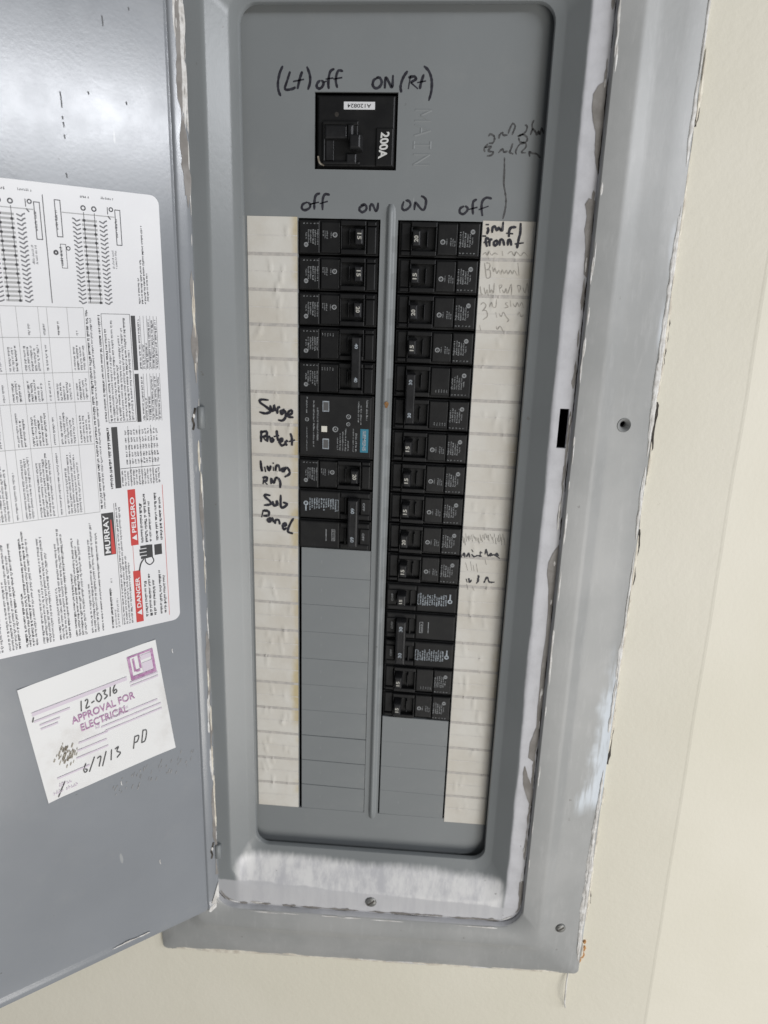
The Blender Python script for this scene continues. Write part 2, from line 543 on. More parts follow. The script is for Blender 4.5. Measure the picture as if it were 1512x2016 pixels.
# countersunk hole in the right flange: square cell to circle, lip, cone
c0, c1, c2, c3 = hole_cell
def bil(a, b):
    return (c0 * (1 - a) + c3 * a) * (1 - b) + (c1 * (1 - a) + c2 * a) * b
sq, ring1, ring2, ring3, ring4 = [], [], [], [], []
for i in range(24):
    an = 2 * math.pi * i / 24
    ca, sa = math.cos(an), math.sin(an)
    m_ = max(abs(ca), abs(sa))
    sq.append(bil(.5 + .5 * ca / m_, .5 + .5 * sa / m_))
    ring1.append(bil(.5 + .40 * ca, .5 + .36 * sa))
    ring2.append(bil(.5 + .36 * ca, .5 + .33 * sa) + Vector((0, -.0006, 0)))
    ring3.append(bil(.5 + .31 * ca, .5 + .28 * sa) + Vector((0, .0004, 0)))
    ring4.append(bil(.5 + .17 * ca, .5 + .16 * sa) + Vector((0, .0035, 0)))
mb.loops([sq, ring1, ring2, ring3, ring4, [p + Vector((0, .006, 0)) for p in ring4]])
trim = mb.build('trim_frame', M_TRIM, panel, smooth=True)
trim.data.set_sharp_from_angle(angle=math.radians(38))

# dead front plate with the three cut-outs
MAIN = (-55.0, 3.6, 32.6, 82.0)
SLOT = 25.4
holes = [MAIN, (-66.9, -6.3, -508, 0), (6.3, 66.9, -508, 0)]
xs = sorted({-118, 118} | {h[0] for h in holes} | {h[1] for h in holes})
zs = sorted({-562, 150} | {h[2] for h in holes} | {h[3] for h in holes})
mb = MB()
f0 = FP(0)
for i in range(len(xs) - 1):
    for j in range(len(zs) - 1):
        cx, cz = (xs[i] + xs[i + 1]) / 2, (zs[j] + zs[j + 1]) / 2
        if any(h[0] < cx < h[1] and h[2] < cz < h[3] for h in holes):
            continue
        mb.quad(f0, xs[i], xs[i + 1], zs[j], zs[j + 1], 0)
for h in holes:
    a = [W(h[0], h[2], 0), W(h[1], h[2], 0), W(h[1], h[3], 0), W(h[0], h[3], 0)]
    mb.loops([a, [p + Vector((0, .0022, 0)) for p in a]])
dead = mb.build('dead_front', M_DEAD, panel)
# pressed rib between the columns
mb = MB()
prof = [(-3.6, 0.0), (-2.8, .3), (-2.1, 1.3), (-1.2, 2.3), (0, 2.7), (1.2, 2.3), (2.1, 1.3), (2.8, .3), (3.6, 0.0)]
R_ = []
for z, k in ((10.5, 0.02), (8, .8), (4, 1), (-505, 1), (-511, .8), (-514, .02)):
    R_.append([W(1.0 + a * (.5 + .5 * k), z, h * k) for a, h in prof])
mb.loops(R_, close=False)
rib = mb.build('centre_rib', M_PLATE, panel, smooth=True)
mb = MB()
q = PX(761, 797, 3)
mb.face([W(q[0] + 1.5 * math.cos(a) * (1 + .3 * math.sin(3 * a)), q[1] + 2.6 * math.sin(a), 3.25) for a in [2 * math.pi * i / 14 for i in range(14)]])
mb.build('rust_spot', M_RUST, rib)

# blanking plates in the unused slots
def filler(col, k, proto=[None]):
    z1, z0 = -SLOT * k, -SLOT * (k + 1)
    x0, x1 = (-64.7, -6.7) if col == 'L' else (7.6, 65.6)
    mb = MB()
    if proto[0] is None:
        mb.cbox(lambda a, b, h: W(a, b, h), 0, 58.0, .02, SLOT - .02, -2.6, -.2, .3)
        proto[0] = mb.build('blanking_plate', M_PLATE, panel).data
        o = [c for c in panel.children if c.name.startswith('blanking_plate')][0]
    else:
        o = link('blanking_plate', proto[0], panel)
    o.location = W(x0, z0, rng.uniform(-.12, .02))
    o.rotation_euler = (math.radians(rng.uniform(-.5, .5)), 0, math.radians(rng.uniform(-.25, .25)))
for k in range(10, 20):
    filler('L', k)
for k in range(16, 20):
    filler('R', k)

# screws
def screw(name, x, z, o, r):
    mb = MB()
    f = FP(o)
    n_ = 18
    def C_(rr, h):
        return [f(x + rr * math.cos(2 * math.pi * i / n_), z + rr * math.sin(2 * math.pi * i / n_), h) for i in range(n_)]
    mb.loops([C_(r, -1.5), C_(r, .5), C_(r * .86, 1.3), C_(r * .5, 1.9)], cap=True)
    s = mb.build(name, M_SCREW, panel, smooth=False)
    mb = MB()
    a = .7
    c, d = math.cos(a), math.sin(a)
    mb.ribbon(f, [(x - c * r * .8, z - d * r * .8), (x + c * r * .8, z + d * r * .8)], r * .28, 1.95, smooth=False)
    mb.build('screw_slot', M_GAP, s)
screw('screw', 4.8, -586.5, 22.5, 5.2)
screw('screw', 177.0, -601.5, 22.2, 4.6)

# embossed MAIN next to the main breaker
def ridge(mb, fr, pts, w, hgt):
    n_ = len(pts)
    L, C_, R2 = [], [], []
    for i in range(n_):
        a, b = pts[max(0, i - 1)], pts[min(n_ - 1, i + 1)]
        dx, dy = b[0] - a[0], b[1] - a[1]
        q_ = math.hypot(dx, dy) or 1
        nx, ny = -dy / q_ * w / 2, dx / q_ * w / 2
        L.append(fr(pts[i][0] + nx, pts[i][1] + ny, .02)); C_.append(fr(*pts[i], hgt)); R2.append(fr(pts[i][0] - nx, pts[i][1] - ny, .02))
    mb.loops([R2, C_, L], close=False)
EMB = {'M': [[(0, 0), (0, 1)], [(0, 1), (.5, .35)], [(.5, .35), (1, 1)], [(1, 1), (1, 0)]], 'A': [[(0, 0), (.5, 1)], [(.5, 1), (1, 0)], [(.22, .4), (.78, .4)]],
       'I': [[(.5, 0), (.5, 1)], [(.15, 0), (.85, 0)], [(.15, 1), (.85, 1)]], 'N': [[(0, 0), (0, 1)], [(0, 1), (1, 0)], [(1, 0), (1, 1)]]}
for i, ch in enumerate('MAIN'):
    mb = MB()
    for ln in EMB[ch]:
        ridge(mb, f0, [(15.6 + b * 11.5, 71.2 - i * 9.3 - a * 6.8) for a, b in ln], 1.7, .26)
    mb.build('embossed_letter', M_DEAD, panel)

# ------------------------------------------------------------------ paper strips with rows
def strip(x0, x1, zt, zb, seed):
    mb = MB()
    NX, NZ = 24, 300
    wr = random.Random(seed)
    ridges = [(wr.uniform(x0 + 5, x1 - 4), wr.uniform(zb + 10, zt - 4), wr.uniform(2.5, 9), wr.uniform(.5, 1.3), wr.uniform(-.25, .25), wr.uniform(.35, 1.0)) for _ in range(56)]
    rows = []
    for j in range(NZ + 1):
        z = zt + (zb - zt) * j / NZ
        row = []
        for i in range(NX + 1):
            x = x0 + (x1 - x0) * i / NX
            row.append((x, z))
        rows.append(row)
    def hgt(x, z):
        h = .35 + .12 * noise.noise((x * .06, z * .04, seed))
        for (rx, rz, ln, w, tl, am) in ridges:
            dz = (z - rz) / ln
            if abs(dz) < 1:
                dx = (x - rx - tl * (z - rz)) / w
                h += am * math.exp(-dx * dx) * (1 - dz * dz)
        return h
    mb.loops([[W(x, z, hgt(x, z)) for x, z in r] for r in rows], close=False)
    s = mb.build('row_label_strip', M_PAPER, panel, smooth=True)
    def follow(a, b, h):
        return W(a, b, hgt(a, b) + h)
    def rule(nm, z, hw, m, h):
        q_ = MB()
        q_.loops([[follow(x0 + (x1 - x0) * i / 30, z - hw, h) for i in range(31)], [follow(x0 + (x1 - x0) * i / 30, z, h) for i in range(31)], [follow(x0 + (x1 - x0) * i / 30, z + hw, h) for i in range(31)]], close=False)
        q_.build(nm, m, s)
    for k in range(1, 20):
        rule('ruled_line', -SLOT * k + wr.uniform(-.3, .3), 1.15, M_RULE, .16)
    for k in range(20):
        rule('half_row_line', -SLOT * (k + .5) + wr.uniform(-.5, .5), .3, M_RULE2, .14)
    return s, follow
stripL, followL = strip(-105.0, -67.4, .6, -507.5, 3)
stripR, followR = strip(67.3, 104.6, .8, -511, 11)

# ------------------------------------------------------------------ handwriting (strokes traced in photo detail crops)
def strokes(name, parent, m, fr, ox, oy, sc, lines, w, o=0.0, h=.1, seed=1, jit=.3, gap=2.2):
    """strokes that lie close together make one word, one mesh"""
    rg = random.Random(seed)
    P = [[PX(ox + a / sc, oy + b / sc, o) for a, b in ln] for ln in lines]
    words = []
    for pts in P:
        bb = [min(p[0] for p in pts) - gap, max(p[0] for p in pts) + gap, min(p[1] for p in pts), max(p[1] for p in pts)]
        hit = [wd for wd in words if bb[0] < wd[0][1] and wd[0][0] < bb[1] and bb[2] < wd[0][3] and wd[0][2] < bb[3]]
        new = [bb, [pts]]
        for wd in hit:
            words.remove(wd)
            new[0] = [min(new[0][0], wd[0][0]), max(new[0][1], wd[0][1]), min(new[0][2], wd[0][2]), max(new[0][3], wd[0][3])]
            new[1] = wd[1] + new[1]
        words.append(new)
    for _, lns in words:
        mb = MB()
        for pts in lns:
            mb.ribbon(fr, pts, w, h, True, jit, rg, True)
        mb.build(name, m, parent)
SE = 1512 / 660
strokes('handwritten_word', dead, M_INK, f0, 460, 0, SE, [
    [(222, 297), (208, 330), (200, 375), (203, 410), (213, 434)], [(255, 322), (243, 360), (232, 402), (262, 402), (280, 393)],
    [(310, 322), (300, 350), (288, 402)], [(268, 368), (318, 358)], [(330, 300), (343, 335), (345, 370), (335, 405)],
    [(392, 362), (378, 375), (375, 392), (388, 400), (402, 388), (405, 372), (395, 362)], [(405, 372), (420, 366)],
    [(455, 311), (438, 320), (430, 345), (427, 380), (430, 402)], [(415, 357), (450, 352)], [(494, 322), (475, 318), (465, 335), (461, 365), (468, 397)], [(450, 357), (490, 350)],
    [(650, 352), (632, 362), (628, 385), (640, 398), (658, 392), (668, 372), (660, 352), (643, 350)], [(682, 400), (684, 360), (690, 352), (710, 390), (716, 388), (719, 338)],
    [(785, 320), (765, 350), (753, 390), (757, 418)], [(798, 340), (788, 402)], [(788, 350), (815, 345), (822, 357), (798, 372)], [(798, 372), (832, 401)],
    [(858, 335), (845, 375), (840, 402)], [(828, 373), (868, 365)], [(858, 298), (880, 320), (893, 360), (892, 410), (880, 455)]], 1.8)
strokes('handwritten_word', dead, M_INK, f0, 460, 0, SE, [
    [(332, 912), (312, 922), (308, 940), (322, 948), (342, 938), (345, 922), (333, 912)], [(345, 922), (362, 917)], [(390, 872), (372, 880), (365, 905), (364, 946)], [(350, 920), (385, 912)],
    [(434, 879), (412, 877), (402, 900), (401, 948)], [(388, 919), (425, 908)],
    [(590, 925), (570, 935), (568, 948), (582, 957), (598, 945), (598, 930), (588, 922), (573, 926)], [(615, 953), (616, 930), (626, 922), (640, 950), (648, 945), (652, 914)],
    [(768, 908), (760, 935), (768, 948), (785, 942), (798, 925), (792, 908), (775, 904)], [(815, 948), (818, 920), (823, 915), (848, 945), (862, 940), (868, 905), (858, 890), (845, 884)],
    [(1040, 930), (1022, 940), (1020, 958), (1035, 966), (1052, 952), (1055, 938), (1043, 929)], [(1098, 899), (1081, 910), (1078, 940), (1080, 968)], [(1060, 945), (1100, 935)],
    [(1165, 896), (1140, 892), (1122, 908), (1118, 940), (1122, 975)], [(1105, 946), (1150, 930)]], 1.75, seed=2)
SD = 1452 / 180
strokes('pencilled_word', dead, M_PENCIL, f0, 930, 230, SD, [
    [(255, 310), (290, 275), (345, 310), (350, 370), (320, 415), (260, 420)], [(420, 350), (435, 285), (480, 250), (490, 290), (560, 290)], [(570, 270), (590, 200), (640, 110), (680, 150), (650, 240), (630, 290)],
    [(830, 130), (870, 150), (850, 230), (780, 290), (720, 310)], [(720, 310), (800, 280), (870, 330), (850, 400), (760, 400), (735, 330)], [(980, 50), (950, 120), (960, 210)],
    [(920, 290), (960, 200), (1000, 240), (1020, 290), (1050, 230), (1070, 280), (1100, 180), (1130, 270)],
    [(250, 430), (190, 500), (200, 560)], [(200, 490), (300, 470), (250, 540), (330, 560), (300, 610), (230, 622)], [(410, 575), (480, 510), (500, 560), (560, 545)], [(640, 420), (610, 520), (590, 560), (650, 592)],
    [(700, 600), (690, 540), (750, 440), (840, 420), (850, 480), (780, 560), (850, 572)], [(910, 635), (905, 555), (950, 580), (1020, 590), (1080, 655)],
    [(510, 645), (508, 850), (500, 1050), (520, 1200), (535, 1340), (515, 1500), (482, 1625)]], 1.25, seed=3, jit=.6)
SR = 4.725
strokes('handwritten_word', stripR, M_INK, followR, 750, 380, SR, [
    [(975, 295), (1005, 296)], [(990, 322), (1000, 345), (985, 385)], [(1035, 372), (1040, 325), (1060, 312), (1080, 350), (1095, 325), (1128, 352), (1138, 268)],
    [(1260, 320), (1215, 322), (1195, 350), (1190, 412)], [(1165, 375), (1230, 381)], [(1300, 280), (1298, 350), (1292, 402)],
    [(945, 402), (980, 402)], [(1005, 432), (985, 420), (975, 450), (988, 502)], [(955, 462), (1000, 455)], [(1012, 497), (1012, 440), (1038, 434)], [(1068, 440), (1050, 465), (1058, 490), (1080, 478), (1082, 450), (1066, 440)],
    [(1105, 492), (1110, 440), (1135, 440), (1148, 492)], [(1180, 492), (1185, 440), (1205, 445), (1213, 492)], [(1292, 390), (1280, 440), (1265, 517)], [(1245, 476), (1328, 465)]], 1.75, h=.38)
strokes('faint_pencilled_word', stripR, M_FAINT, followR, 750, 380, SR, [
    [(965, 650), (975, 720), (985, 790), (1020, 780), (1015, 720), (985, 718)], [(980, 650), (1015, 660), (1010, 700), (985, 715)],
    [(1040, 690), (1050, 730), (1065, 700), (1080, 750), (1100, 720), (1120, 755), (1130, 715), (1150, 750), (1170, 720), (1185, 755), (1205, 720), (1225, 755), (1240, 720), (1270, 770)], [(1275, 650), (1285, 770)],
    [(925, 870), (935, 940), (950, 940)], [(960, 880), (975, 940), (990, 900), (1000, 960)], [(1010, 850), (1015, 930), (1030, 900), (1050, 930), (1055, 840)], [(1100, 860), (1110, 930)], [(1100, 860), (1130, 860), (1110, 890)],
    [(1130, 900), (1150, 930), (1165, 890), (1180, 935), (1215, 850), (1215, 950)], [(1270, 860), (1285, 930)], [(1270, 860), (1300, 870), (1290, 920)], [(1320, 880), (1340, 930), (1360, 840), (1372, 930)],
    [(930, 1040), (955, 1020), (980, 1050), (945, 1100)], [(1010, 1060), (1030, 1020), (1045, 1060), (1070, 1060), (1075, 990)], [(1180, 1020), (1160, 1030), (1185, 1060), (1150, 1070)], [(1205, 1000), (1210, 1060)], [(1230, 1030), (1250, 1060), (1270, 1020), (1285, 1060), (1310, 1020), (1325, 1070)],
    [(950, 1090), (985, 1100), (990, 1150), (950, 1180)], [(1070, 1110), (1080, 1160)], [(1100, 1120), (1120, 1150), (1140, 1110), (1165, 1150), (1190, 1180), (1175, 1200)], [(1270, 1140), (1290, 1110), (1300, 1150), (1325, 1140)],
    [(920, 1230), (930, 1280)], [(1075, 1240), (1085, 1270), (1110, 1240), (1140, 1290)],
    [(950, 575), (975, 555), (990, 580), (1010, 545), (1030, 580), (1060, 560), (1090, 575)], [(1130, 540), (1135, 585)], [(1180, 570), (1215, 545), (1240, 585), (1260, 550), (1300, 585), (1330, 555), (1365, 590)]], .55, h=.38)
SG = 1512 / 320
low = []
rg = random.Random(5)
for i in range(30):
    a = 905 + i * 13.2
    b = rg.uniform(0, 40)
    low.append([(a, b), (a + rg.uniform(2, 12), b + rg.uniform(25, 75))])
low += [[(930, 270), (950, 345)], [(975, 260), (988, 345)], [(1000, 290), (1010, 350)], [(1030, 280), (1042, 362)], [(1110, 240), (1122, 290)], [(940, 470), (950, 520)], [(990, 490), (1010, 530)]]
strokes('faint_pencilled_word', stripR, M_FAINT2, followR, 720, 1050, SG, low, .55, h=.38, seed=8)
strokes('handwritten_word', stripR, M_INK, followR, 720, 1050, SG, [
    [(885, 178), (892, 222)], [(905, 207), (917, 180), (922, 222)], [(935, 218), (962, 185), (967, 222)], [(985, 148), (1000, 172)], [(985, 192), (1010, 215), (1040, 205), (1080, 212)],
    [(1110, 195), (1122, 150), (1135, 200), (1160, 205), (1200, 200), (1245, 232)], [(1040, 450), (1052, 388), (1045, 440), (1030, 465)], [(1100, 460), (1130, 405), (1150, 450), (1200, 452)], [(1065, 208), (1070, 165)], [(1058, 180), (1085, 178)], [(1150, 208), (1165, 185), (1180, 206)], [(1210, 205), (1222, 185), (1235, 210)], [(935, 420), (945, 455)], [(960, 415), (965, 455), (985, 430)]], 1.3, h=.4, seed=9, jit=.8)
SL = 5.04
strokes('handwritten_word', stripL, M_INK, followL, 470, 740, SL, [
    [(300, 240), (225, 235), (215, 262), (280, 310), (320, 350), (270, 372), (208, 357)], [(315, 290), (328, 340), (347, 340), (355, 290), (366, 352)], [(385, 377), (390, 320), (415, 308)],
    [(458, 330), (420, 350), (430, 380), (460, 350), (470, 400), (440, 442), (393, 436)], [(485, 390), (530, 372), (525, 340), (495, 360), (490, 400), (547, 412)],
    [(228, 540), (226, 600), (225, 657)], [(213, 562), (275, 550), (280, 590), (235, 605)], [(240, 600), (272, 642)], [(286, 655), (290, 610), (318, 603)], [(328, 610), (318, 632), (332, 655), (347, 632), (328, 610)],
    [(380, 538), (385, 600), (397, 645)], [(350, 602), (405, 590)], [(400, 662), (435, 642), (430, 620), (405, 650), (430, 690), (465, 675)], [(490, 640), (465, 660), (482, 692)], [(515, 568), (530, 620), (530, 692)], [(498, 652), (562, 635)],
    [(220, 838), (226, 900), (236, 948)], [(260, 900), (270, 952)], [(285, 890), (305, 937), (322, 888)], [(345, 900), (350, 942)], [(342, 858), (348, 872)], [(370, 942), (375, 895), (400, 890), (412, 947)],
    [(457, 910), (430, 925), (445, 947), (475, 910), (500, 930), (506, 970), (458, 1003)],
    [(252, 1000), (245, 1072)], [(238, 1010), (280, 1005), (280, 1035), (250, 1042)], [(250, 1042), (288, 1077)], [(325, 1072), (325, 1018), (350, 1060), (372, 1010), (400, 1020), (416, 1060), (412, 1112)],
    [(318, 1185), (265, 1178), (265, 1200), (310, 1240), (320, 1272), (253, 1282)], [(340, 1240), (350, 1282), (375, 1280), (381, 1240), (392, 1288)], [(420, 1178), (420, 1292), (450, 1302), (482, 1270), (440, 1253)],
    [(247, 1330), (230, 1402)], [(238, 1335), (295, 1340), (300, 1380), (245, 1387)], [(318, 1400), (290, 1430), (310, 1447), (335, 1410), (347, 1453)], [(363, 1467), (370, 1430), (400, 1430), (411, 1473)],
    [(430, 1492), (470, 1482), (465, 1458), (440, 1480), (450, 1522), (477, 1502)], [(547, 1410), (512, 1470), (490, 1540), (542, 1562)]], 2.0, h=.42, seed=4)

# ------------------------------------------------------------------ circuit breakers
# local frame: u runs from the strip (0) towards the rib (60), v is up in the left column; the right column is the same turned half a turn
def bframe(col, zc):
    if col == 'L':
        return lambda u, v, h: W(-66.6 + u, zc + v, h)
    return lambda u, v, h: W(66.6 - u, zc - v, h)
def num(mb, fr, body, uc, vc, w, h, z):
    text(mb, fr, body, (uc - h / 2, vc + w / 2), (0, -w), (h, 0), z, .03)
FRONT = 1.6
def housing_std(mb, fr, v0, lab=True):
    f = lambda u, v, h: fr(u, v0 + v, h)
    mb.cbox(f, .3, 59.2, -12.2, 12.2, -38, -2.2, .6)
    mb.cbox(f, .8, 16.2, -11.6, 11.2, -3, FRONT, 1.0)
    mb.cbox(f, 16.6, 31.2, -11.0, 10.4, -3, FRONT - 1.0, .9)
    # collar round the handle well
    mb.cbox(f, 31.6, 50.2, 8.0, 11.4, -3, FRONT + .6, .6)
    mb.cbox(f, 31.6, 50.2, -11.6, -8.2, -3, FRONT + .4, .6)
    mb.cbox(f, 31.6, 32.5, -8.2, 8.0, -3, FRONT + .5, .3)
    mb.cbox(f, 49.4, 50.2, -8.2, 8.0, -3, FRONT + .7, .3)
    mb.cbox(f, 37.9, 38.7, -5.4, 5.4, -3, FRONT + .6, .3)
    mb.cbox(f, 50.6, 57.6, -11.2, 7.8, -3, FRONT - 1.6, .9)
    mb.cbox(f, 50.6, 57.6, 8.1, 11.2, -3, FRONT - 1.0, .9)
def handle_std(mb, fr, v0, half=5.4):
    f = lambda u, v, h: fr(u, v0 + v, h)
    R = lambda e, h, du=0: [f(42.6 + e + du, -half + e, h), f(48.6 - e + du, -half + e, h), f(48.6 - e + du, half - e, h), f(42.6 + e + du, half - e, h)]
    mb.loops([R(0, -3), R(.2, 7.2, .3), R(.6, 8.0, .3), R(1.3, 8.4, .3)], cap=True)
def print_std(mb, fr, v0, seed, mid=True):
    f = lambda u, v, h: fr(u, v0 + v, h)
    rg = random.Random(seed)
    for i, u in enumerate((5.6, 7.3, 9.0, 10.7, 12.4, 14.2)):
        top = 5.0 - (2.2 if i == 0 else .6 * rg.random())
        micro(mb, f, (u, top), (0, -1), 11.5 - rg.random() * 2.5 if i else 5.5, 1.15, FRONT + .06, rg)
    mb.ring(f, 6.0, -5.6, .7, 1.7, FRONT + .06)
    mb.ring(f, 6.0, -5.6, 0.05, .35, FRONT + .06)
    for u in (3.8, 6.4, 9, 11.6, 14):
        micro(mb, f, (u, 8.6), (1, 0), 1.8, 1.0, FRONT + .06, rg)
    if mid:
        for i, u in enumerate((18.2, 19.6, 21.0, 24.0)):
            micro(mb, f, (u, 4.2 if i < 3 else 3.5), (0, -1), (4.0, 5.5, 6.0, 4.5)[i], 1.05, FRONT - .94, rg)
        mb.ring(f, 27.2, 1.6, 1.1, 1.8, FRONT - .94)
        micro(mb, f, (26.8, 2.6), (0, -1), 2.2, .9, FRONT - .94, rg)
    else:
        for i, u in enumerate((18.2, 20.2, 22.2, 24.2, 26.4)):
            micro(mb, f, (u, 7.8), (0, -1), 2.6, .8, FRONT - .94, rg)
AMPS = []
ORD = ['topmost', 'second', 'third', 'fourth', 'fifth', 'sixth', 'seventh', 'eighth', 'ninth', 'tenth', 'eleventh', 'twelfth', 'thirteenth', 'fourteenth']
SIDE = {'L': 'beside the strip marked Surge', 'R': 'beside the strip marked front'}
GRP = 'single pole breakers in the panel'
def base_of(col, k, n_):
    return W(-36.6 if col == 'L' else 36.6, -SLOT * (k + n_), -2)
std_cache = {}
def single(col, k, amp, label, mid=True):
    zc = -SLOT * (k + .5)
    root = empty('circuit_breaker', base_of(col, k, 1), label, 'breaker', GRP)
    fr = bframe('L', 0)
    key = mid
    if key not in std_cache:
        a, b, c = MB(), MB(), MB()
        housing_std(a, fr, 0); handle_std(b, fr, 0); print_std(c, fr, 0, 21 + int(mid), mid)
        mk = []
        for nm, q_, m in (('housing', a, M_BLACK), ('handle', b, M_HANDLE), ('front_print', c, M_PRINT)):
            me = bpy.data.meshes.new(nm)
            me.from_pydata(q_.v, [], q_.f); me.materials.append(m)
            mk.append((nm, me))
        std_cache[key] = mk
    mats = Matrix.Translation(W(0, zc, 0))
    if col == 'R':
        mats = mats @ Matrix.Rotation(math.pi, 4, 'Y')
    for nm, me in std_cache[key]:
        o = link(nm, me, root)
        o.matrix_world = mats
        o.parent = root
        o.matrix_parent_inverse = parent_world(root).inverted()
        o.matrix_basis = mats
        if nm == 'front_print':
            o['kind'] = 'stuff'
        if nm == 'handle':
            mb = MB()
            num(mb, bframe(col, zc), amp, 46.1, .4, 4.4, 3.0, 8.47)
            hd = mb.build('rating_number', M_AMP)
            hd.parent = o
            hd.matrix_parent_inverse = mats.inverted() if True else None
            hd.matrix_parent_inverse = (parent_world(root) @ o.matrix_parent_inverse @ mats).inverted()
    return root
def tie_pair(col, k, amp, label):
    zc = -SLOT * (k + 1)
    root = empty('double_breaker', base_of(col, k, 2), label, 'breaker', 'double pole breakers in the panel')
    fr = bframe(col, zc)
    for i, v0 in enumerate((12.7, -12.7)):
        a = MB(); housing_std(a, fr, v0); h_ = a.build('housing', M_BLACK, root)
        b = MB(); print_std(b, fr, v0, 40 + k + i, False); b.build('front_print', M_PRINT, h_, kind='stuff')
    b = MB()
    handle_std(b, fr, 12.7, 5.2); handle_std(b, fr, -12.7, 5.2)
    b.cbox(fr, 42.2, 49.0, -18.6, 18.6, 5.5, 10.2, .9)
    t_ = b.build('tied_handle', M_HANDLE, root)
    for vv in (12.2, -12.6):
        mb = MB()
        num(mb, fr, amp, 45.8, vv, 3.8, 2.6, 10.26)
        mb.build('rating_number', M_PRINTB, t_)
def flat_housing(mb, fr, v0):
    f = lambda u, v, h: fr(u, v0 + v, h)
    mb.cbox(f, .3, 59.2, -12.2, 12.2, -38, -1.0, .6)
    mb.cbox(f, .9, 34.0, -11.5, 11.3, -3, FRONT + .6, 1.3)
    mb.cbox(f, 34.0, 58.2, 6.6, 11.3, -3, FRONT + .6, 1.3)
    mb.cbox(f, 34.0, 58.2, -11.5, -6.6, -3, FRONT + .6, 1.3)
    mb.cbox(f, 38.0, 39.2, -6.6, 6.6, -3, FRONT + .5, .3)
    mb.cbox(f, 50.8, 58.2, -6.6, 6.6, -3, FRONT + .6, .6)
def flat_print(mb, fr, v0, seed, full=True):
    f = lambda u, v, h: fr(u, v0 + v, h)
    rg = random.Random(seed)
    H = FRONT + .67
    if full:
        mb.ring(f, 6.2, .8, .8, 2.0, H); mb.quad(f, 5.6, 6.8, -5.6, -1.2, H)
        for i in range(12):
            micro(mb, f, (9.0 + i * 1.9, 4.6 + rg.random()), (0, -1), 8.0 + rg.random() * 3, 1.3, H, rg, dens=1.0)
        mb.rect_outline(f, 30.6, 32.8, -4.5, 4.8, .35, H)
    else:
        mb.quad(f, 22.6, 23.3, -5.0, 5.0, H)
        mb.rect_outline(f, 27.4, 30.4, -4.8, 5.2, .45, H)
        micro(mb, f, (28.2, 4.4), (0, -1), 8.6, 1.4, H, rg, dens=1.0)
def flat_single(col, k, amp, label):
    zc = -SLOT * (k + .5)
    root = empty('circuit_breaker', base_of(col, k, 1), label, 'breaker', GRP)
    fr = bframe(col, zc)
    a = MB(); flat_housing(a, fr, 0); h_ = a.build('housing', M_MATTE, root)
    b = MB(); flat_print(b, fr, 0, 3, True); b.build('front_print', M_PRINTB, h_, kind='stuff')
    c = MB(); c.cbox(fr, 42.6, 49.6, -4.6, 4.6, -3, 9.5, 1.2); hd = c.build('handle', M_HANDLE, root)
    d = MB(); num(d, fr, amp, 46.6, .6, 3.8, 2.6, 9.56); d.build('rating_number', M_AMP, hd)
    mb = MB(); num(mb, fr, 'OFF', 54.0, 0, 6.5, 1.7, FRONT + .67); mb.build('position_print', M_PRINT, h_)
def flat_pair(col, k, amp, label, order=(True, False)):
    zc = -SLOT * (k + 1)
    root = empty('double_breaker', base_of(col, k, 2), label, 'breaker', 'double pole breakers in the panel')
    fr = bframe(col, zc)
    for i, v0 in enumerate((12.7, -12.7)):
        a = MB(); flat_housing(a, fr, v0); h_ = a.build('housing', M_MATTE, root)
        b = MB(); flat_print(b, fr, v0, 60 + k + i, order[i]); b.build('front_print', M_PRINTB if order[i] else M_PRINT, h_, kind='stuff')
        mb = MB(); num(mb, fr, 'OFF', 53.4, v0, 6.5, 1.9, FRONT + .67); mb.build('position_print', M_PRINT, h_)
    c = MB(); c.cbox(fr, 41.4, 49.4, -19.6, 19.6, -3, 9.8, 1.2)
    hd = c.build('tied_handle', M_HANDLE, root)
    for vv in (11.0, -13.0):
        d = MB()
        num(d, fr, amp, 45.4, vv, 4.6, 3.0, 9.86)
        d.build('rating_number', M_PRINTB, hd)
    for uu in (43.1, 47.2):
        d = MB(); d.cbox(fr, uu, uu + .5, -16, 16, 9.4, 10.2, .15)
        d.build('handle_ridge', M_HANDLE, hd)

def lab(col, i, what):
    place = ORD[i] + (' from the top' if i else '') + ' in the column ' + SIDE[col]
    return what + ', ' + place
B1 = 'black {} amp breaker'
single('L', 0, '15', lab('L', 0, B1.format(15)))
single('L', 1, '15', lab('L', 1, B1.format(15)))
single('L', 2, '20', lab('L', 2, B1.format(20)))
tie_pair('L', 3, '40', 'black double breaker with a tied handle, directly above the surge protector')
single('L', 7, '20', 'black single breaker beside the handwritten word living, under the surge protector', True)
flat_pair('L', 8, '60', 'black double breaker with a long tied handle beside the handwritten Sub Panel')
for i, (k, amp) in enumerate(((0, '20'), (1, '15'), (2, '20'), (3, '15'))):
    single('R', k, amp, lab('R', i, B1.format(amp)))
tie_pair('R', 4, '30', 'black double breaker with a tied handle, fifth in the column beside the strip marked front')
for i, (k, amp) in enumerate(((6, '15'), (7, '15'), (8, '15'), (9, '20'), (10, '15'))):
    single('R', k, amp, lab('R', 5 + i, 'black single breaker'))
flat_single('R', 11, '15', 'black single breaker with a long row of pale blue print, above the double one')
flat_pair('R', 12, '30', 'black double breaker with pale blue print, third unit above the blank plates', (True, False))
single('R', 14, '15', 'black single breaker, last but one above the blank plates, no mark mid front', False)
single('R', 15, '15', 'black single breaker directly above the blank plates')

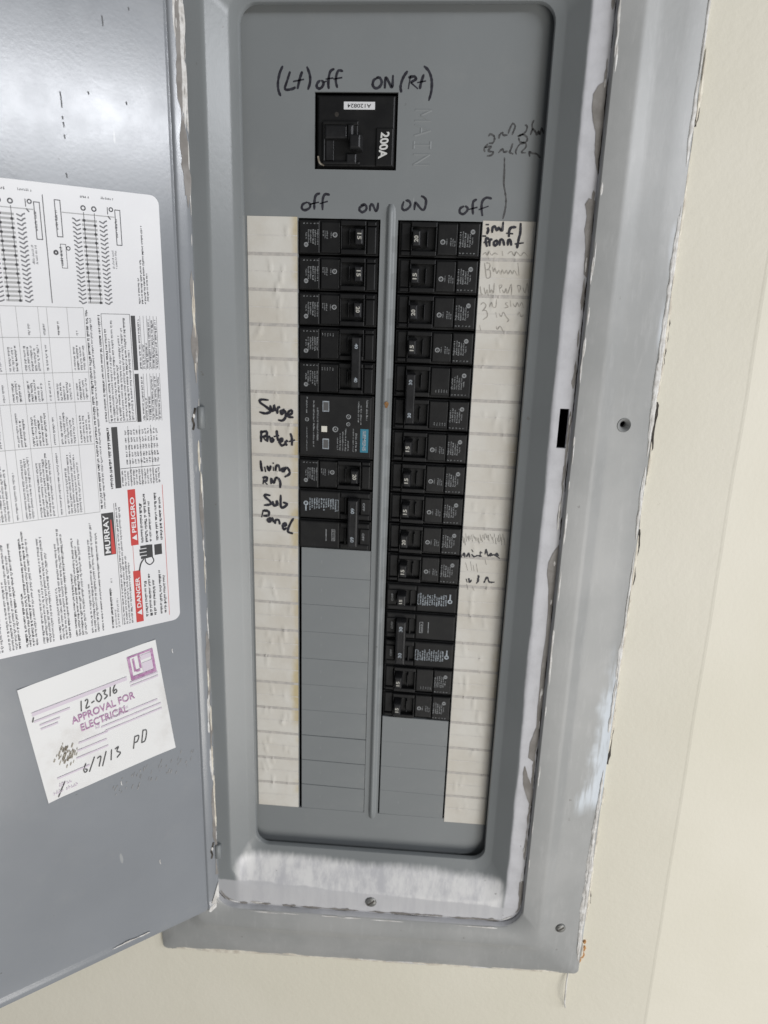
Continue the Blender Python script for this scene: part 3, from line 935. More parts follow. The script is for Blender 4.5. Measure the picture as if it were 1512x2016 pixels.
# surge protector, two slots
def surge():
    zc = -SLOT * 6
    root = empty('surge_protector', base_of('L', 5, 2), 'flat black two-slot surge protector with a teal logo patch', 'surge protector')
    fr = bframe('L', zc)
    a = MB()
    a.cbox(fr, .3, 59.2, -25, 25, -38, -1, .6)
    a.cbox(fr, 1.0, 57.6, -23.4, 24.4, -3, 2.0, .9)
    h_ = a.build('housing', M_MATTE, root)
    o = 2.0
    S6 = 1039 / 170
    def q(a_, b_):
        return PX(590 + a_ / S6, 760 + b_ / S6, o)
    f = FP(o)
    def box(mb, x0, x1, y0, y1, h):
        p = q((x0 + x1) / 2, (y0 + y1) / 2)
        w, hh = abs(q(x1, y0)[0] - q(x0, y0)[0]), abs(q(x0, y1)[1] - q(x0, y0)[1])
        mb.quad(f, p[0] - w / 2, p[0] + w / 2, p[1] - hh / 2, p[1] + hh / 2, h)
        return p, w, hh
    for r in ((275, 355, 180, 308), (275, 352, 632, 758)):
        m1, m2 = MB(), MB()
        box(m1, *r, .05)
        box(m2, r[0] + 10, r[1] - 8, r[2] + 14, r[3] - 12, .1)
        m1.build('window_border', M_PRINTB, h_)
        m2.build('status_window', M_WIN, h_)
    m3 = MB(); box(m3, 262, 330, 482, 552, .08); m3.build('indicator_light', M_LED, h_)
    m4 = MB(); p, w, hh = box(m4, 728, 825, 520, 802, .06); m4.build('logo_patch', M_TEAL, h_)
    m5 = MB()
    text(m5, f, 'SIEMENS', (p[0] - w * .22, p[1] + hh * .43), (0, -hh * .86), (w * .42, 0), .11, .03)
    m5.build('logo_lettering', M_PRINTB, h_)
    m6 = MB()
    rg = random.Random(2)
    for (x, y0, y1, hg) in ((88, 130, 330, 1.3), (88, 490, 775, .8), (172, 175, 745, 1.3), (218, 260, 660, 1.3), (458, 620, 780, 1.1), (490, 570, 785, 1.1), (522, 550, 785, 1.1), (555, 515, 790, 1.1), (585, 660, 790, 1.1), (648, 515, 800, .9), (682, 570, 800, 1.4), (713, 190, 440, 1.1), (743, 235, 480, 1.1), (815, 170, 430, 1.4)):
        a_, b_ = q(x, y0), q(x, y1)
        micro(m6, f, (a_[0] - hg / 2, a_[1]), (0, -1), a_[1] - b_[1], hg, .06, rg, dens=.95)
    for (x, y, r) in ((88, 400, 1.6), (430, 520, 2.3), (585, 460, 1.6), (588, 370, 1.9)):
        c = q(x, y)
        m6.ring(f, c[0], c[1], r * .6, r, .06)
        m6.disc(f, c[0], c[1], r * .25, .06)
    m6.build('front_print', M_PRINT, h_, kind='stuff')
surge()

# main breaker
def main_breaker():
    root = empty('main_breaker', W(-25.7, 32.6, -2), 'large square black 200A main breaker with a white number tag', 'breaker')
    fr = FP(0)
    a = MB()
    a.cbox(fr, MAIN[0] + .8, MAIN[1] - .8, MAIN[2] + .8, MAIN[3] - .8, -50, -3.5, .8)
    a.cbox(fr, -52.5, 1.8, 34.5, 79.8, -5, .4, 1.2)
    # raised rating block and handle surround
    a.cbox(fr, -11.0, 1.2, 35.0, 59.5, 0, 1.8, .8)
    for bx in ((-48.6, -23.4, 60.6, 63.2), (-48.6, -46.8, 37.5, 60.6), (-26.6, -23.6, 54.0, 60.6), (-48.6, -22.0, 35.5, 37.6)):
        a.cbox(fr, *bx, 0, 3.2, .7)
    h_ = a.build('housing', M_BLACK, root)
    b = MB()
    b.cbox(fr, -46.5, -40.8, 38.2, 51.5, 0, 1.4, .4)
    b.cbox(fr, -46.8, -30.6, 51.5, 60.4, 0, 5.0, 1.4)
    b.cbox(fr, -30.6, -26.2, 50.5, 60.4, 0, 7.0, 1.6)
    hd = b.build('handle_base', M_HANDLE, root)
    c = MB()
    def R(e, h, du=0):
        return [fr(-28.5 + e + du, 44.0 + e, h), fr(-20.2 - e + du, 44.0 + e, h), fr(-20.2 - e + du, 53.5 - e, h), fr(-28.5 + e + du, 53.5 - e, h)]
    c.loops([R(0, 0), R(.2, 10), R(.8, 11.6), R(1.6, 12)], cap=True)
    c.build('handle', M_HANDLE, root)
    d = MB(); d.cbox(fr, -31.5, -24.4, 35.6, 42.5, 0, 3.4, 1.0); d.build('lower_stop', M_HANDLE, root)
    # white tag, printed upside down
    t = MB()
    p0, p1 = PX(677, 200, .5), PX(738, 216, .5)
    t.cbox(fr, p0[0], p1[0], p1[1], p0[1], .35, .62, .1)
    tg = t.build('number_tag', M_WHITE, root)
    t = MB()
    text(t, fr, 'A120824', (p1[0] - 2.6, p0[1] - 1.3), (-(p1[0] - p0[0] - 5.2), 0), (0, -(p0[1] - p1[1]) * .52), .68, .01)
    t.build('tag_number', M_BLK, tg)
    t = MB()
    text(t, fr, '200A', (-7.6, 56.6), (.9 - 2.6, -17.0), (6.2, .5), 1.9, .03)
    t.build('rating_lettering', M_WPRINT, h_)
    t = MB()
    c_ = PX(663, 225, .4)
    t.disc(fr, c_[0], c_[1], 1.5, .46)
    t.build('test_hole', M_GAP, h_)
    t = MB()
    t.ribbon(fr, [PX(626, 307, 1.0), PX(629, 320, 1.0), PX(638, 325, 1.0)], 1.2, .5)
    t.ribbon(fr, [PX(636, 305, 1.0), PX(641, 322, 1.0)], .9, .5, smooth=False)
    t.build('scuff', M_SMUDGE, h_)
main_breaker()

# ------------------------------------------------------------------ the open door
DW, DT, DB = 279.0, 176.0, -607.0
mb = MB()
sec = [(-1.5, -1.5), (-.4, .4), (.8, .9), (9.4, 1.6), (10.2, 1.0), (10.8, -.5), (11.6, -.5), (12.4, .1), (13.2, .25), (DW - 9, .2), (DW - 2, 1.6), (DW, 1.4), (DW, -8)]
NZ = 60
rows = []
for j in range(NZ + 1):
    z = DB + (DT - DB) * j / NZ
    rows.append([(s, z, h) for s, h in sec])
def chamfer(s, z, h):                                   # the lower and upper lips are folded
    return h
R0 = []
for (z, dh) in ((DB, -9.0), (DB, -.8), (DB + .8, .4), (DB + 6.5, 1.2), (DB + 8.5, .2), (DB + 10, 0)):
    R0.append([FD(s, z, h + dh) for s, h in sec])
for j in range(1, 50):
    z = DB + 10 + (DT - 20 - DB) * j / 50
    R0.append([FD(s, z, h + .25 * noise.noise((s * .012, z * .006, 5)) * min(1, max(0, (s - 14) / 40))) for s, h in sec])
for (z, dh) in ((DT - 10, 0), (DT - 8.5, .2), (DT - 6.5, 1.2), (DT - .8, .4), (DT, -.8), (DT, -9)):
    R0.append([FD(s, z, h + dh) for s, h in sec])
# give the wide field more columns
mb.loops(R0, close=False)
door = mb.build('panel_door', M_DOOR, panel, smooth=True)
door.data.set_sharp_from_angle(angle=math.radians(42))

# hinge knuckles and a bent hinge tab
for (z, hh) in ((-146, 8.5), (-541, 7.0)):
    mb = MB()
    for i in range(1):
        rg_ = []
        for zz, k in ((z - hh, .6), (z - hh + .8, 1), (z + hh - .8, 1), (z + hh, .6)):
            rg_.append([W(-137.2 + 3.1 * k * math.cos(a), zz, 24.3 + 3.1 * k * math.sin(a)) for a in [2 * math.pi * t_ / 12 for t_ in range(12)]])
        mb.loops(rg_)
        mb.face(rg_[-1]); mb.face(list(reversed(rg_[0])))
    kn = mb.build('hinge_knuckle', M_PLATE, panel, smooth=True)
    mb = MB()
    mb.ribbon(FD, [(3.2, z + 7.5), (4.3, z + 2), (5.6, z - 1), (4.6, z - 5), (5.6, z - 9)], 1.6, 1.75)
    mb.build('hinge_slot', M_GAP, kn)
    mb = MB()
    mb.disc(FD, 4.6, z + 1.5, .9, 1.95, rb=1.8)
    mb.build('hinge_pin', M_CHIP, kn)

# ------------------------------------------------------------------ torn paint, caulk and gaps (ragged ribbons)
def ragged(name, m, fr, path, w0, w1, h, seed, parent, step=2.2, freq=.12, kind=None, gaps=0.0, lift=0.0):
    """path: list of 2-D points; edges wander; gaps 0..1 breaks it into pieces"""
    pts = []
    for (a, b) in zip(path[:-1], path[1:]):
        L = math.hypot(b[0] - a[0], b[1] - a[1])
        k = max(2, int(L / step))
        for i in range(k):
            pts.append((a[0] + (b[0] - a[0]) * i / k, a[1] + (b[1] - a[1]) * i / k))
    pts.append(path[-1])
    L_, R_ = [], []
    rg = random.Random(seed)
    def flush():
        if len(L_) > 3:
            mb = MB()
            mb.loops([list(R_), list(L_)], close=False)
            mb.build(name, m, parent, kind=kind)
        L_.clear(); R_.clear()
    for i, p in enumerate(pts):
        a, b = pts[max(0, i - 1)], pts[min(len(pts) - 1, i + 1)]
        q_ = math.hypot(b[0] - a[0], b[1] - a[1]) or 1
        nx, ny = -(b[1] - a[1]) / q_, (b[0] - a[0]) / q_
        t = i * step * freq
        g = noise.noise((t * .35, seed * 3.1, 9.0))
        on = g > gaps
        e = max(0.0, min(1.0, (g - gaps) * 6))
        kl = (w0 + w1 * (noise.noise((t, seed, 0)) + .28 * noise.noise((t * 3.1, seed, 4)))) * e
        kr = (w0 + w1 * (noise.noise((t, seed, 7)) + .28 * noise.noise((t * 3.3, seed, 2)))) * e
        kl, kr = max(kl, .02), max(kr, .02)
        if not on:
            flush()
            continue
        hh = h + lift * (rg.random())
        L_.append(fr(p[0] + nx * kl, p[1] + ny * kl, hh + lift * noise.noise((t * 2, seed, 3))))
        R_.append(fr(p[0] - nx * kr, p[1] - ny * kr, hh))
    flush()

def beads(name, m, fr, path, count, len_rng, w_rng, h_rng, seed, parent, off=0.0, h0=0.0, wander=.6):
    """separate smooth lumps and slivers of paint or caulk lying along a path"""
    rg = random.Random(seed)
    seg = []
    tot = 0.0
    for a, b in zip(path[:-1], path[1:]):
        L = math.hypot(b[0] - a[0], b[1] - a[1])
        seg.append((tot, L, a, b)); tot += L
    def at(d):
        d = max(0.0, min(tot - .001, d))
        for t0, L, a, b in seg:
            if d <= t0 + L:
                k = (d - t0) / L
                return (a[0] + (b[0] - a[0]) * k, a[1] + (b[1] - a[1]) * k), (-(b[1] - a[1]) / L, (b[0] - a[0]) / L)
        return path[-1], (0, 0)
    for c in range(count):
        L = rg.uniform(*len_rng) * (1 if rg.random() < .8 else 1.7)
        d0 = rg.uniform(0, max(1, tot - L))
        w, hh = rg.uniform(*w_rng), rg.uniform(*h_rng)
        sd = rg.uniform(0, 99)
        side = rg.uniform(-wander, wander) + off
        n_ = max(6, int(L / 1.3))
        rings = []
        for i in range(n_ + 1):
            t = i / n_
            p, nr = at(d0 + L * t)
            e = min(1, math.sin(math.pi * min(1, max(0, t))) ** .55)
            wl = w * e * (.75 + .5 * noise.noise((t * L * .11, sd, 0)) + .25 * noise.noise((t * L * .5, sd, 5)))
            wr_ = w * e * (.75 + .5 * noise.noise((t * L * .11, sd, 3)) + .25 * noise.noise((t * L * .5, sd, 8)))
            hk = hh * e * (.8 + .4 * noise.noise((t * L * .2, sd, 9)))
            c_ = side + .5 * noise.noise((t * L * .06, sd, 2))
            q_ = []
            for a_, hz in ((-wr_, 0), (-wr_ * .75, .62), (-wr_ * .1, 1.0), (wl * .7, .6), (wl, 0)):
                q_.append(fr(p[0] + nr[0] * (c_ + a_), p[1] + nr[1] * (c_ + a_), h0 + hk * hz))
            rings.append(q_)
        mb = MB()
        mb.loops(rings, close=False)
        mb.build(name, m, parent, smooth=True)

f22, f27, fw = FP(22.6), FP(27.9), FP(WALL_O)
def corner_path(hx, zb, r, side='R', z_top=150):
    p = [(hx, z_top), (hx, zb + r)]
    for i in range(1, 9):
        a = math.radians(-90 * i / 8)
        p.append((hx - r + r * math.cos(a), zb + r + r * math.sin(a)))
    p += [(-hx + r, zb)]
    for i in range(1, 9):
        a = math.radians(270 - 90 * i / 8)
        p.append((-hx + r + r * math.cos(a), zb + r + r * math.sin(a)))
    return p
# bare metal line just inside the step, then white flakes along the step's top
ragged('bare_metal_scrape', M_PAINTBARE, FP(22.6), corner_path(138.6, -597.5, 20), .9, 1.5, .12, 31, panel, 1.8, .11, gaps=-.06)
ragged('step_gap', M_GAP, FP(22.6), corner_path(140.3, -598.7, 20), .35, .9, .25, 33, panel, 1.5, .12, gaps=-.05)
for poly in ([(1193, 158), (1178, 168), (1168, 185), (1166, 215), (1168, 240), (1173, 262), (1171, 300), (1173, 325), (1178, 352), (1190, 345), (1191, 290), (1194, 240), (1196, 190)],
             [(1160, 390), (1152, 402), (1156, 425), (1151, 450), (1153, 490), (1149, 540), (1158, 550), (1166, 556), (1171, 500), (1174, 450), (1180, 405), (1172, 395)],
             [(1100, 1072), (1088, 1090), (1080, 1108), (1077, 1130), (1080, 1160), (1079, 1200), (1074, 1260), (1066, 1310), (1063, 1350), (1058, 1400), (1056, 1432), (1044, 1462), (1040, 1492), (1050, 1500), (1062, 1450), (1074, 1370), (1082, 1300), (1089, 1235), (1096, 1160), (1104, 1090)],
             [(1034, 1508), (1030, 1520), (1030, 1545), (1036, 1570), (1044, 1590), (1051, 1580), (1050, 1556), (1040, 1530)],
             [(1022, 1745), (1020, 1770), (1026, 1800), (1036, 1795), (1038, 1760), (1030, 1742)]):
    mb = MB()
    c_ = [PX(u, v, 22.8) for u, v in poly]
    P2 = []
    for i in range(len(c_)):
        a, b = c_[i], c_[(i + 1) % len(c_)]
        for k in range(5):
            t = k / 5
            x_, z_ = a[0] + (b[0] - a[0]) * t, a[1] + (b[1] - a[1]) * t
            P2.append((min(140.3, x_ + .35 * noise.noise((x_ * .6, z_ * .4, 3))), z_ + .3 * noise.noise((x_ * .5, z_ * .6, 8))))
    mb.face([W(a, b, 22.85) for a, b in P2])
    mb.build('bare_metal_patch', M_PAINTBARE, panel)
ragged('bare_metal_scrape', M_PAINTBARE, FP(22.6), [(118, -596.8), (-118, -596.8)], .7, 1.5, .3, 38, panel, 1.6, .22, gaps=.02)
beads('paint_flake', M_CHIP, FP(27.7), corner_path(142.6, -601.4, 20), 34, (6, 26), (.5, 1.2), (.25, .6), 35, panel)
beads('paint_flake', M_CHIP, FP(22.6), corner_path(138.6, -597.0, 20), 16, (4, 16), (.6, 1.4), (.4, .9), 36, panel, wander=1.2)
# torn caulk round the outside of the trim
def outer_path():
    p = [(200, 210), (199.8, -80), (199.2, -400), (199.6, -655), (199.4, -661.5), (60, -662), (-199, -662), (-200, -640)]
    return p
def edge_fr(a, b, h):
    return W(a, b, WALL_O + .4 + h)
ragged('caulk_gap', M_GAP, edge_fr, outer_path(), .8, 1.0, .1, 41, wall, 2.0, .035, gaps=.04)
RIGHT_EDGE = [(200.6, 210), (200.4, -80), (199.8, -400), (200.2, -655)]
BOTTOM_EDGE = [(196, -662.6), (60, -662.8), (-197, -662.6)]
beads('torn_caulk', M_CAULK, edge_fr, RIGHT_EDGE, 30, (14, 55), (.8, 2.2), (.8, 2.6), 43, wall, wander=.8)
beads('torn_caulk', M_CAULK, edge_fr, BOTTOM_EDGE, 16, (14, 60), (.8, 1.8), (.6, 2.0), 44, wall, wander=.7)
for seg in ([(1379, 172), (1376, 205), (1369, 250)], [(1316, 622), (1310, 668), (1302, 722)], [(1304, 792), (1298, 838), (1290, 890)], [(1264, 1042), (1258, 1098), (1250, 1152)], [(1218, 1395), (1212, 1450), (1208, 1505)], [(1160, 1765), (1157, 1782), (1154, 1800)], [(326, 1868), (345, 1872), (362, 1873)], [(385, 1874), (412, 1876)]):
    pts_ = [PX(u, v, WALL_O) for u, v in seg]
    pts_ = [(200.6, b) if a > 100 else (a, -662.6) for a, b in pts_]
    mb = MB()
    mb.ribbon(edge_fr, pts_, 2.8, .2, True, .9, random.Random(int(seg[0][0])), True)
    mb.build('caulk_gap', M_GAP, wall)
def flange_fr(a, b, h):                                 # follows the sloped outer flange near its edge
    ex = max((abs(a) - 184.5) * .82, -(b + 647))
    o = 20.6 - 2.0 * min(1.2, max(-1, ex / 10.9))
    return W(a, b, o + h)
beads('torn_caulk', M_CHIP, flange_fr, [(198.0, 200), (197.6, -90), (197.4, -400), (197.0, -655)], 24, (14, 60), (.8, 2.0), (.4, 1.1), 47, panel, h0=.1, wander=.8)
beads('torn_caulk', M_CHIP, flange_fr, [(195.8, -470), (195.8, -655)], 9, (14, 42), (1.6, 3.0), (.5, 1.2), 48, panel, h0=.15, wander=1.2)
beads('torn_caulk', M_CHIP, flange_fr, [(197.6, 20), (197.6, -170)], 7, (40, 90), (1.2, 2.2), (.5, 1.0), 52, panel, h0=.1, wander=.6)
beads('torn_caulk', M_CHIP, flange_fr, [(196.6, -450), (196.4, -655)], 9, (20, 70), (1.4, 2.8), (.6, 1.4), 53, panel, h0=.1, wander=1.2)
beads('torn_caulk', M_CAULK, flange_fr, [(190, -659.6), (-190, -659.6)], 12, (20, 70), (.9, 1.8), (.4, 1.0), 54, panel, h0=.1, wander=.8)
beads('torn_caulk', M_CAULK, flange_fr, [(-50, -658.6), (-193, -658.6)], 7, (14, 50), (1.0, 2.4), (.4, 1.0), 49, panel, h0=.15)
beads('torn_caulk', M_CHIP, flange_fr, [(190, -659.2), (-50, -659.2)], 9, (8, 30), (.6, 1.6), (.3, .8), 50, panel, h0=.15)
# hinge edge of the door
ragged('bare_metal_scrape', M_PAINTBARE, FD, [(2.4, 170), (2.6, 40), (1.6, -30), (1.0, -120), (1.2, -330), (1.4, -480), (1.2, -570)], 1.3, 3.0, 1.35, 61, panel, 2.0, .04, gaps=-.08)
ragged('bare_metal_scrape', M_PAINTBARE, FD, [(4.0, 170), (3.8, 60), (2.0, 10)], 2.2, 3.0, 1.5, 63, panel, 2.0, .05, gaps=-.3)
beads('paint_flake', M_CHIP, FD, [(-.1, 172), (.2, -40)], 12, (6, 30), (.35, .8), (.2, .6), 64, panel, h0=1.1, wander=.5)
beads('paint_flake', M_CHIP, FD, [(.3, -40), (.3, -600)], 16, (5, 22), (.3, .8), (.2, .6), 66, panel, h0=1.1, wander=.5)
beads('paint_flake', M_CHIP, FD, [(1.2, 172), (1.6, 30)], 9, (12, 40), (.7, 1.6), (.4, 1.0), 68, panel, h0=1.2, wander=1.2)
beads('paint_flake', M_CAULK, FD, [(1.0, 40), (.8, -560)], 14, (8, 34), (.5, 1.3), (.3, .9), 69, panel, h0=1.2, wander=.9)
beads('paint_flake', M_CHIP, FD, [(6.0, 172), (5.4, 95)], 5, (14, 32), (1.2, 2.2), (.1, .25), 65, panel, h0=1.35, wander=1.5)
beads('paint_flake', M_CHIP, FD, [(2.4, -375), (1.4, -470)], 6, (10, 28), (.8, 1.8), (.3, .9), 67, panel, h0=1.2, wander=1.0)
# white dab on the lower hinge corner of the door, brushed white along its lower edge
mb = MB()
mb.face([FD(s, z, 2.4) for s, z in ((.2, -578), (.0, -596), (2.5, -605), (9.0, -608.5), (10.5, -606.5), (5.5, -594))])
mb.build('paint_dab', M_CHIP, panel)
ragged('brushed_paint', M_CHIP, lambda a, b, h: FD(a, b, h), [(20, -599.6), (75, -599.2), (150, -599.5)], .5, 1.8, 1.55, 71, panel, 2.0, .07, gaps=.12)
# small nicks on the door
rg = random.Random(77)
mb, mk = MB(), MB()
for (u, v, ln) in ((316, 1700, 5), (240, 1545, 4), (340, 1285, 4)):
    s, z = DP(u, v)
    mb = MB()
    mb.ribbon(FD, [(s, z), (s + .6, z + ln * .5), (s + .4, z + ln)], .6, .75, taper=True)
    mb.build('pale_nick', M_CHIP, door)
for (u, v, ln) in ((118, 180, 9), (122, 228, 2), (124, 240, 3), (126, 265, 2.5), (130, 340, 3), (252, 14, 2), (200, 30, 6), (248, 200, 2), (173, 180, 1.8)):
    s, z = DP(u, v)
    mk = MB()
    mk.ribbon(FD, [(s, z), (s - .3, z - ln * .5), (s - .4, z - ln)], .55, .75, taper=True)
    mk.build('dark_scuff', M_SCUFF, door)
# rubbed patch by the approval sticker
mb = MB()
for i in range(46):
    t = i / 45
    u, v = 225 + t * 150 + rg.uniform(-8, 8), 1555 - t * 62 + rg.uniform(-16, 16)
    s, z = DP(u, v)
    ln = rg.uniform(1, 4)
    mb.ribbon(FD, [(s, z), (s - ln * .35, z + ln)], rg.uniform(.25, .7), .72, smooth=False)
mb.build('scrape_mark', M_SCRAPE, door, kind='stuff')

# slivers and crumbs at the lower right corner
mb = MB()
p = [PX(1117, 1928, WALL_O + 2), PX(1112, 1955, WALL_O + 4), PX(1108, 1985, WALL_O + 3), PX(1110, 2003, WALL_O + 1)]
def tube(mb, pts, r, n_=7):
    rr = []
    for i, P in enumerate(pts):
        k = r * (.35 if i in (0, len(pts) - 1) else 1)
        rr.append([P + Vector((k * math.cos(2 * math.pi * j / n_), k * math.sin(2 * math.pi * j / n_), 0)) for j in range(n_)])
    mb.loops(rr)
tube(mb, [W(a, b, WALL_O + h) for (a, b), h in zip(catmull(p, 4), [1, 2, 3, 4, 5, 6, 6.5, 6.5, 6, 5, 4, 3, 2])], .0007)
sl = mb.build('caulk_sliver', M_CHIP)
sl['label'] = 'thin curled sliver of caulk hanging below the lower corner of the panel'
sl['category'] = 'caulk sliver'
mb = MB()
for (u, v, r) in ((1146, 1888, 2.6), (1143, 1902, 3.0), (1138, 1912, 2.2), (1149, 1874, 1.8)):
    a, b = PX(u, v, WALL_O + 2)
    A = [W(a + r * (.8 + .5 * rg.random()) * math.cos(t), b + r * 1.6 * (.7 + .5 * rg.random()) * math.sin(t), WALL_O - .3) for t in [2 * math.pi * i / 7 for i in range(7)]]
    B = [(v_ - W(a, b, WALL_O)) * .6 + W(a, b, WALL_O + 1.8) for v_ in A]
    mb.loops([A, B], cap=True)
mb.build('raw_wood_splinter', M_WOOD, wall)

# ------------------------------------------------------------------ instruction label on the door
LH = .55
def rrect(fr, s0, s1, z0, z1, r, h):
    pts = []
    for cx, cz, a0 in ((s0 + r, z0 + r, 180), (s1 - r, z0 + r, 270), (s1 - r, z1 - r, 0), (s0 + r, z1 - r, 90)):
        for i in range(6):
            a = math.radians(a0 + 90 * i / 5)
            pts.append(fr(cx + r * math.cos(a), cz + r * math.sin(a), h))
    return pts
mb = MB()
l0 = rrect(FD, 22.6, 236, -307.5, 7.6, 6, .2)
l1 = rrect(FD, 22.6, 236, -307.5, 7.6, 6, LH)
mb.loops([l0, l1], cap=True)
label = mb.build('instruction_label', M_WHITE, panel)
H1, H2 = LH + .1, LH + .18
blk, dk, md, gr, rd, wt = MB(), MB(), MB(), MB(), MB(), MB()
rg = random.Random(99)
UPD = (0, 1)                                            # text on the label runs up the door
def para(mb, s_list, z0, z1, hg, ragd=.3, dens=.85):
    for s in s_list:
        L = (z1 - z0) * (1 - ragd * rg.random() ** 2)
        micro(mb, FD, (s, z0), UPD, L, hg, H1, rg, up=(1, 0), dens=dens)
def px_line(mb, pts, w, h=H1):
    mb.ribbon(FD, [DP(*p) for p in pts], w, h, smooth=False)
def seq(a, b, st):
    out = []
    x = a
    while (x <= b if st > 0 else x >= b):
        out.append(x); x += st
    return out
# wiring diagrams
def diagram(ds):
    zt, zb = -12.5, -64.0
    for i in range(20):
        z = zt + (zb - zt) * i / 19
        gr.quad(FD, 64.5 + ds, 74 + ds, z - .7, z + .7, H1)
        for c, sg in ((77.5, 1), (60.5, -1)):
            md.ribbon(FD, [(c + ds + sg * 2.4, z + .9), (c + ds + sg * .9, z + .2), (c + ds, z - .8), (c + ds - sg * 1.6, z - .2), (c + ds - sg * 2.6, z + .3)], .85, H1)
        blk.disc(FD, (72.6 if i % 2 == 0 else 65.9) + ds, z, .95, H2, 8)
    dk.quad(FD, 72.4 + ds, 72.75 + ds, zb - .3, zt + 5, H2)
    dk.quad(FD, 65.7 + ds, 66.05 + ds, zb - .3, zt + 5, H2)
    for s in (72.6, 65.9):
        dk.ring(FD, s + ds, zt + 7.5, .9, 1.7, H1)
    gr.quad(FD, 53 + ds, 86 + ds, zt + 3.4, zt + 4.0, H1)
    dk.rect_outline(FD, 49.0 + ds, 52.8 + ds, -26.5, -4.0, .5, H1)
    dk.rect_outline(FD, 86.2 + ds, 90.0 + ds, -24.0, -1.5, .5, H1)
    micro(dk, FD, (51.6 + ds, -10), (0, -1), 12, 1.5, H1, rg)
    micro(dk, FD, (88.8 + ds, -8), (0, -1), 12, 1.5, H1, rg)
    dk.rect_outline(FD, 85.0 + ds, 88.6 + ds, -43, -28, .35, H1)
    micro(dk, FD, (87.6 + ds, -30), (0, -1), 12, 1.6, H1, rg)
    dk.ring(FD, 91.5 + ds, -33.5, .5, 1.6, H1); dk.ring(FD, 83.8 + ds, -30.5, .8, 1.4, H1)
    for k in range(2):
        micro(md, FD, (55.2 + ds - k * 1.9, -30), (0, -1), 12, 1.3, H1, rg)
    dk.ring(FD, 55.0 + ds, -4.3, .8, 1.5, H1)
    dk.ribbon(FD, [(57.3 + ds, -3), (57.3 + ds, -7.5)], .5, H1, smooth=False)
    dk.ribbon(FD, [(57.3 + ds, -8.5), (55.6 + ds, -10.5)], .7, H1, smooth=False)
    micro(dk, FD, (74 + ds, 1.2), (-1, 0), 6, 1.6, H1, rg, up=(0, 1))
    micro(md, FD, (61 + ds, 1.6), (-1, 0), 9, 1.5, H1, rg, up=(0, 1))
for ds in (0, 49.5, 99):
    diagram(ds)
for s in (96.6, 146.1, 195.6):
    dk.quad(FD, s - .25, s + .25, -65, .5, H1)
for s, z0, z1 in ((39.4, -64, -46), (37.4, -64, -34), (35.4, -64, -12), (33.4, -62, -43)):
    micro(dk, FD, (s + .8, z0), UPD, z1 - z0, 1.25, H1, rg, up=(-1, 0), dens=1)
# table
T0, T1 = 77.5, 228
for z in (-67.5, -87, -110, -130, -160, -210):
    gr.quad(FD, T0, T1, z - .2, z + .2, H1)
s = T0
i = 0
while s < T1 - 6:
    gr.quad(FD, s - .15, s + .15, -210, -67.5, H1)
    wcol = (10.5, 12.5, 5.2, 13.0, 9.5, 6)[i % 6]
    cols = ((-86, -74, .7), (-109, -90, .15), (-129, -113, .35), (-159, -134, .3), (-209, -163, .25))
    for z0, z1, rr in cols:
        nl = max(1, int((wcol - 2.5) / 2.0))
        if z0 == -86:
            nl = 1
        if rg.random() < .12:
            continue
        for k in range(nl):
            L = (z1 - z0) * (1 - rr * rg.random())
            cs = s + wcol / 2 + (k - (nl - 1) / 2) * 2.0
            micro(md if rg.random() < .75 else dk, FD, (cs + .6, z0 + .5), UPD, L - 1, 1.35, H1, rg, up=(-1, 0), dens=.95)
    s += wcol
    i += 1
micro(dk, FD, (76.6, -208), UPD, 140, 1.7, H1, rg, up=(-1, 0), dens=1.05)
micro(md, FD, (74.2, -208), UPD, 134, 1.3, H1, rg, up=(-1, 0), dens=1.0)
# notes block right of the table
micro(dk, FD, (68.8, -145), UPD, 74, 1.6, H1, rg, up=(-1, 0), dens=1.0)
dk.rect_outline(FD, 47.2, 66.6, -146, -71, .3, H1)
for k, s in enumerate(seq(64.6, 49.2, -2.15)):
    micro(md if k % 3 else dk, FD, (s + .5, -145), UPD, (64, 58, 70, 40, 60, 66, 72, 50)[k % 8], 1.45, H1, rg, up=(-1, 0), dens=.95)
for z0, z1 in ((-109.5, -72), (-146.5, -112)):
    blk.quad(FD, 43.6, 46.6, z0, z1, H1)
    for k in range(6):
        s = 41.6 - k * 2.35
        dk.quad(FD, s - 1.35, s - 1.15, z0, z1, H1)
        micro(md, FD, (s + .6, z0 + 1), UPD, (z1 - z0) * (.5 if k in (1, 2) else .92), 1.5, H1, rg, up=(-1, 0), dens=1.0)
# wire table
blk.quad(FD, 61.2, 65.4, -194, -149, H1)
for k in range(14):
    s = 60.0 - k * 2.05
    if k % 4 == 3:
        dk.quad(FD, s - .2, s, -194, -149, H1)
    micro(md, FD, (s + .4, -193), UPD, 12, 1.4, H1, rg, up=(-1, 0), dens=1.0)
    for q_ in range(5):
        if k > 1:
            micro(md, FD, (s + .4, -177 + q_ * 5.4), UPD, 4.2, 1.4, H1, rg, up=(-1, 0), dens=1.05)
dk.quad(FD, 32, 61, -180, -179.6, H1)
micro(dk, FD, (68.6, -194), UPD, 46, 2.0, H1, rg, up=(-1, 0), dens=1.1)
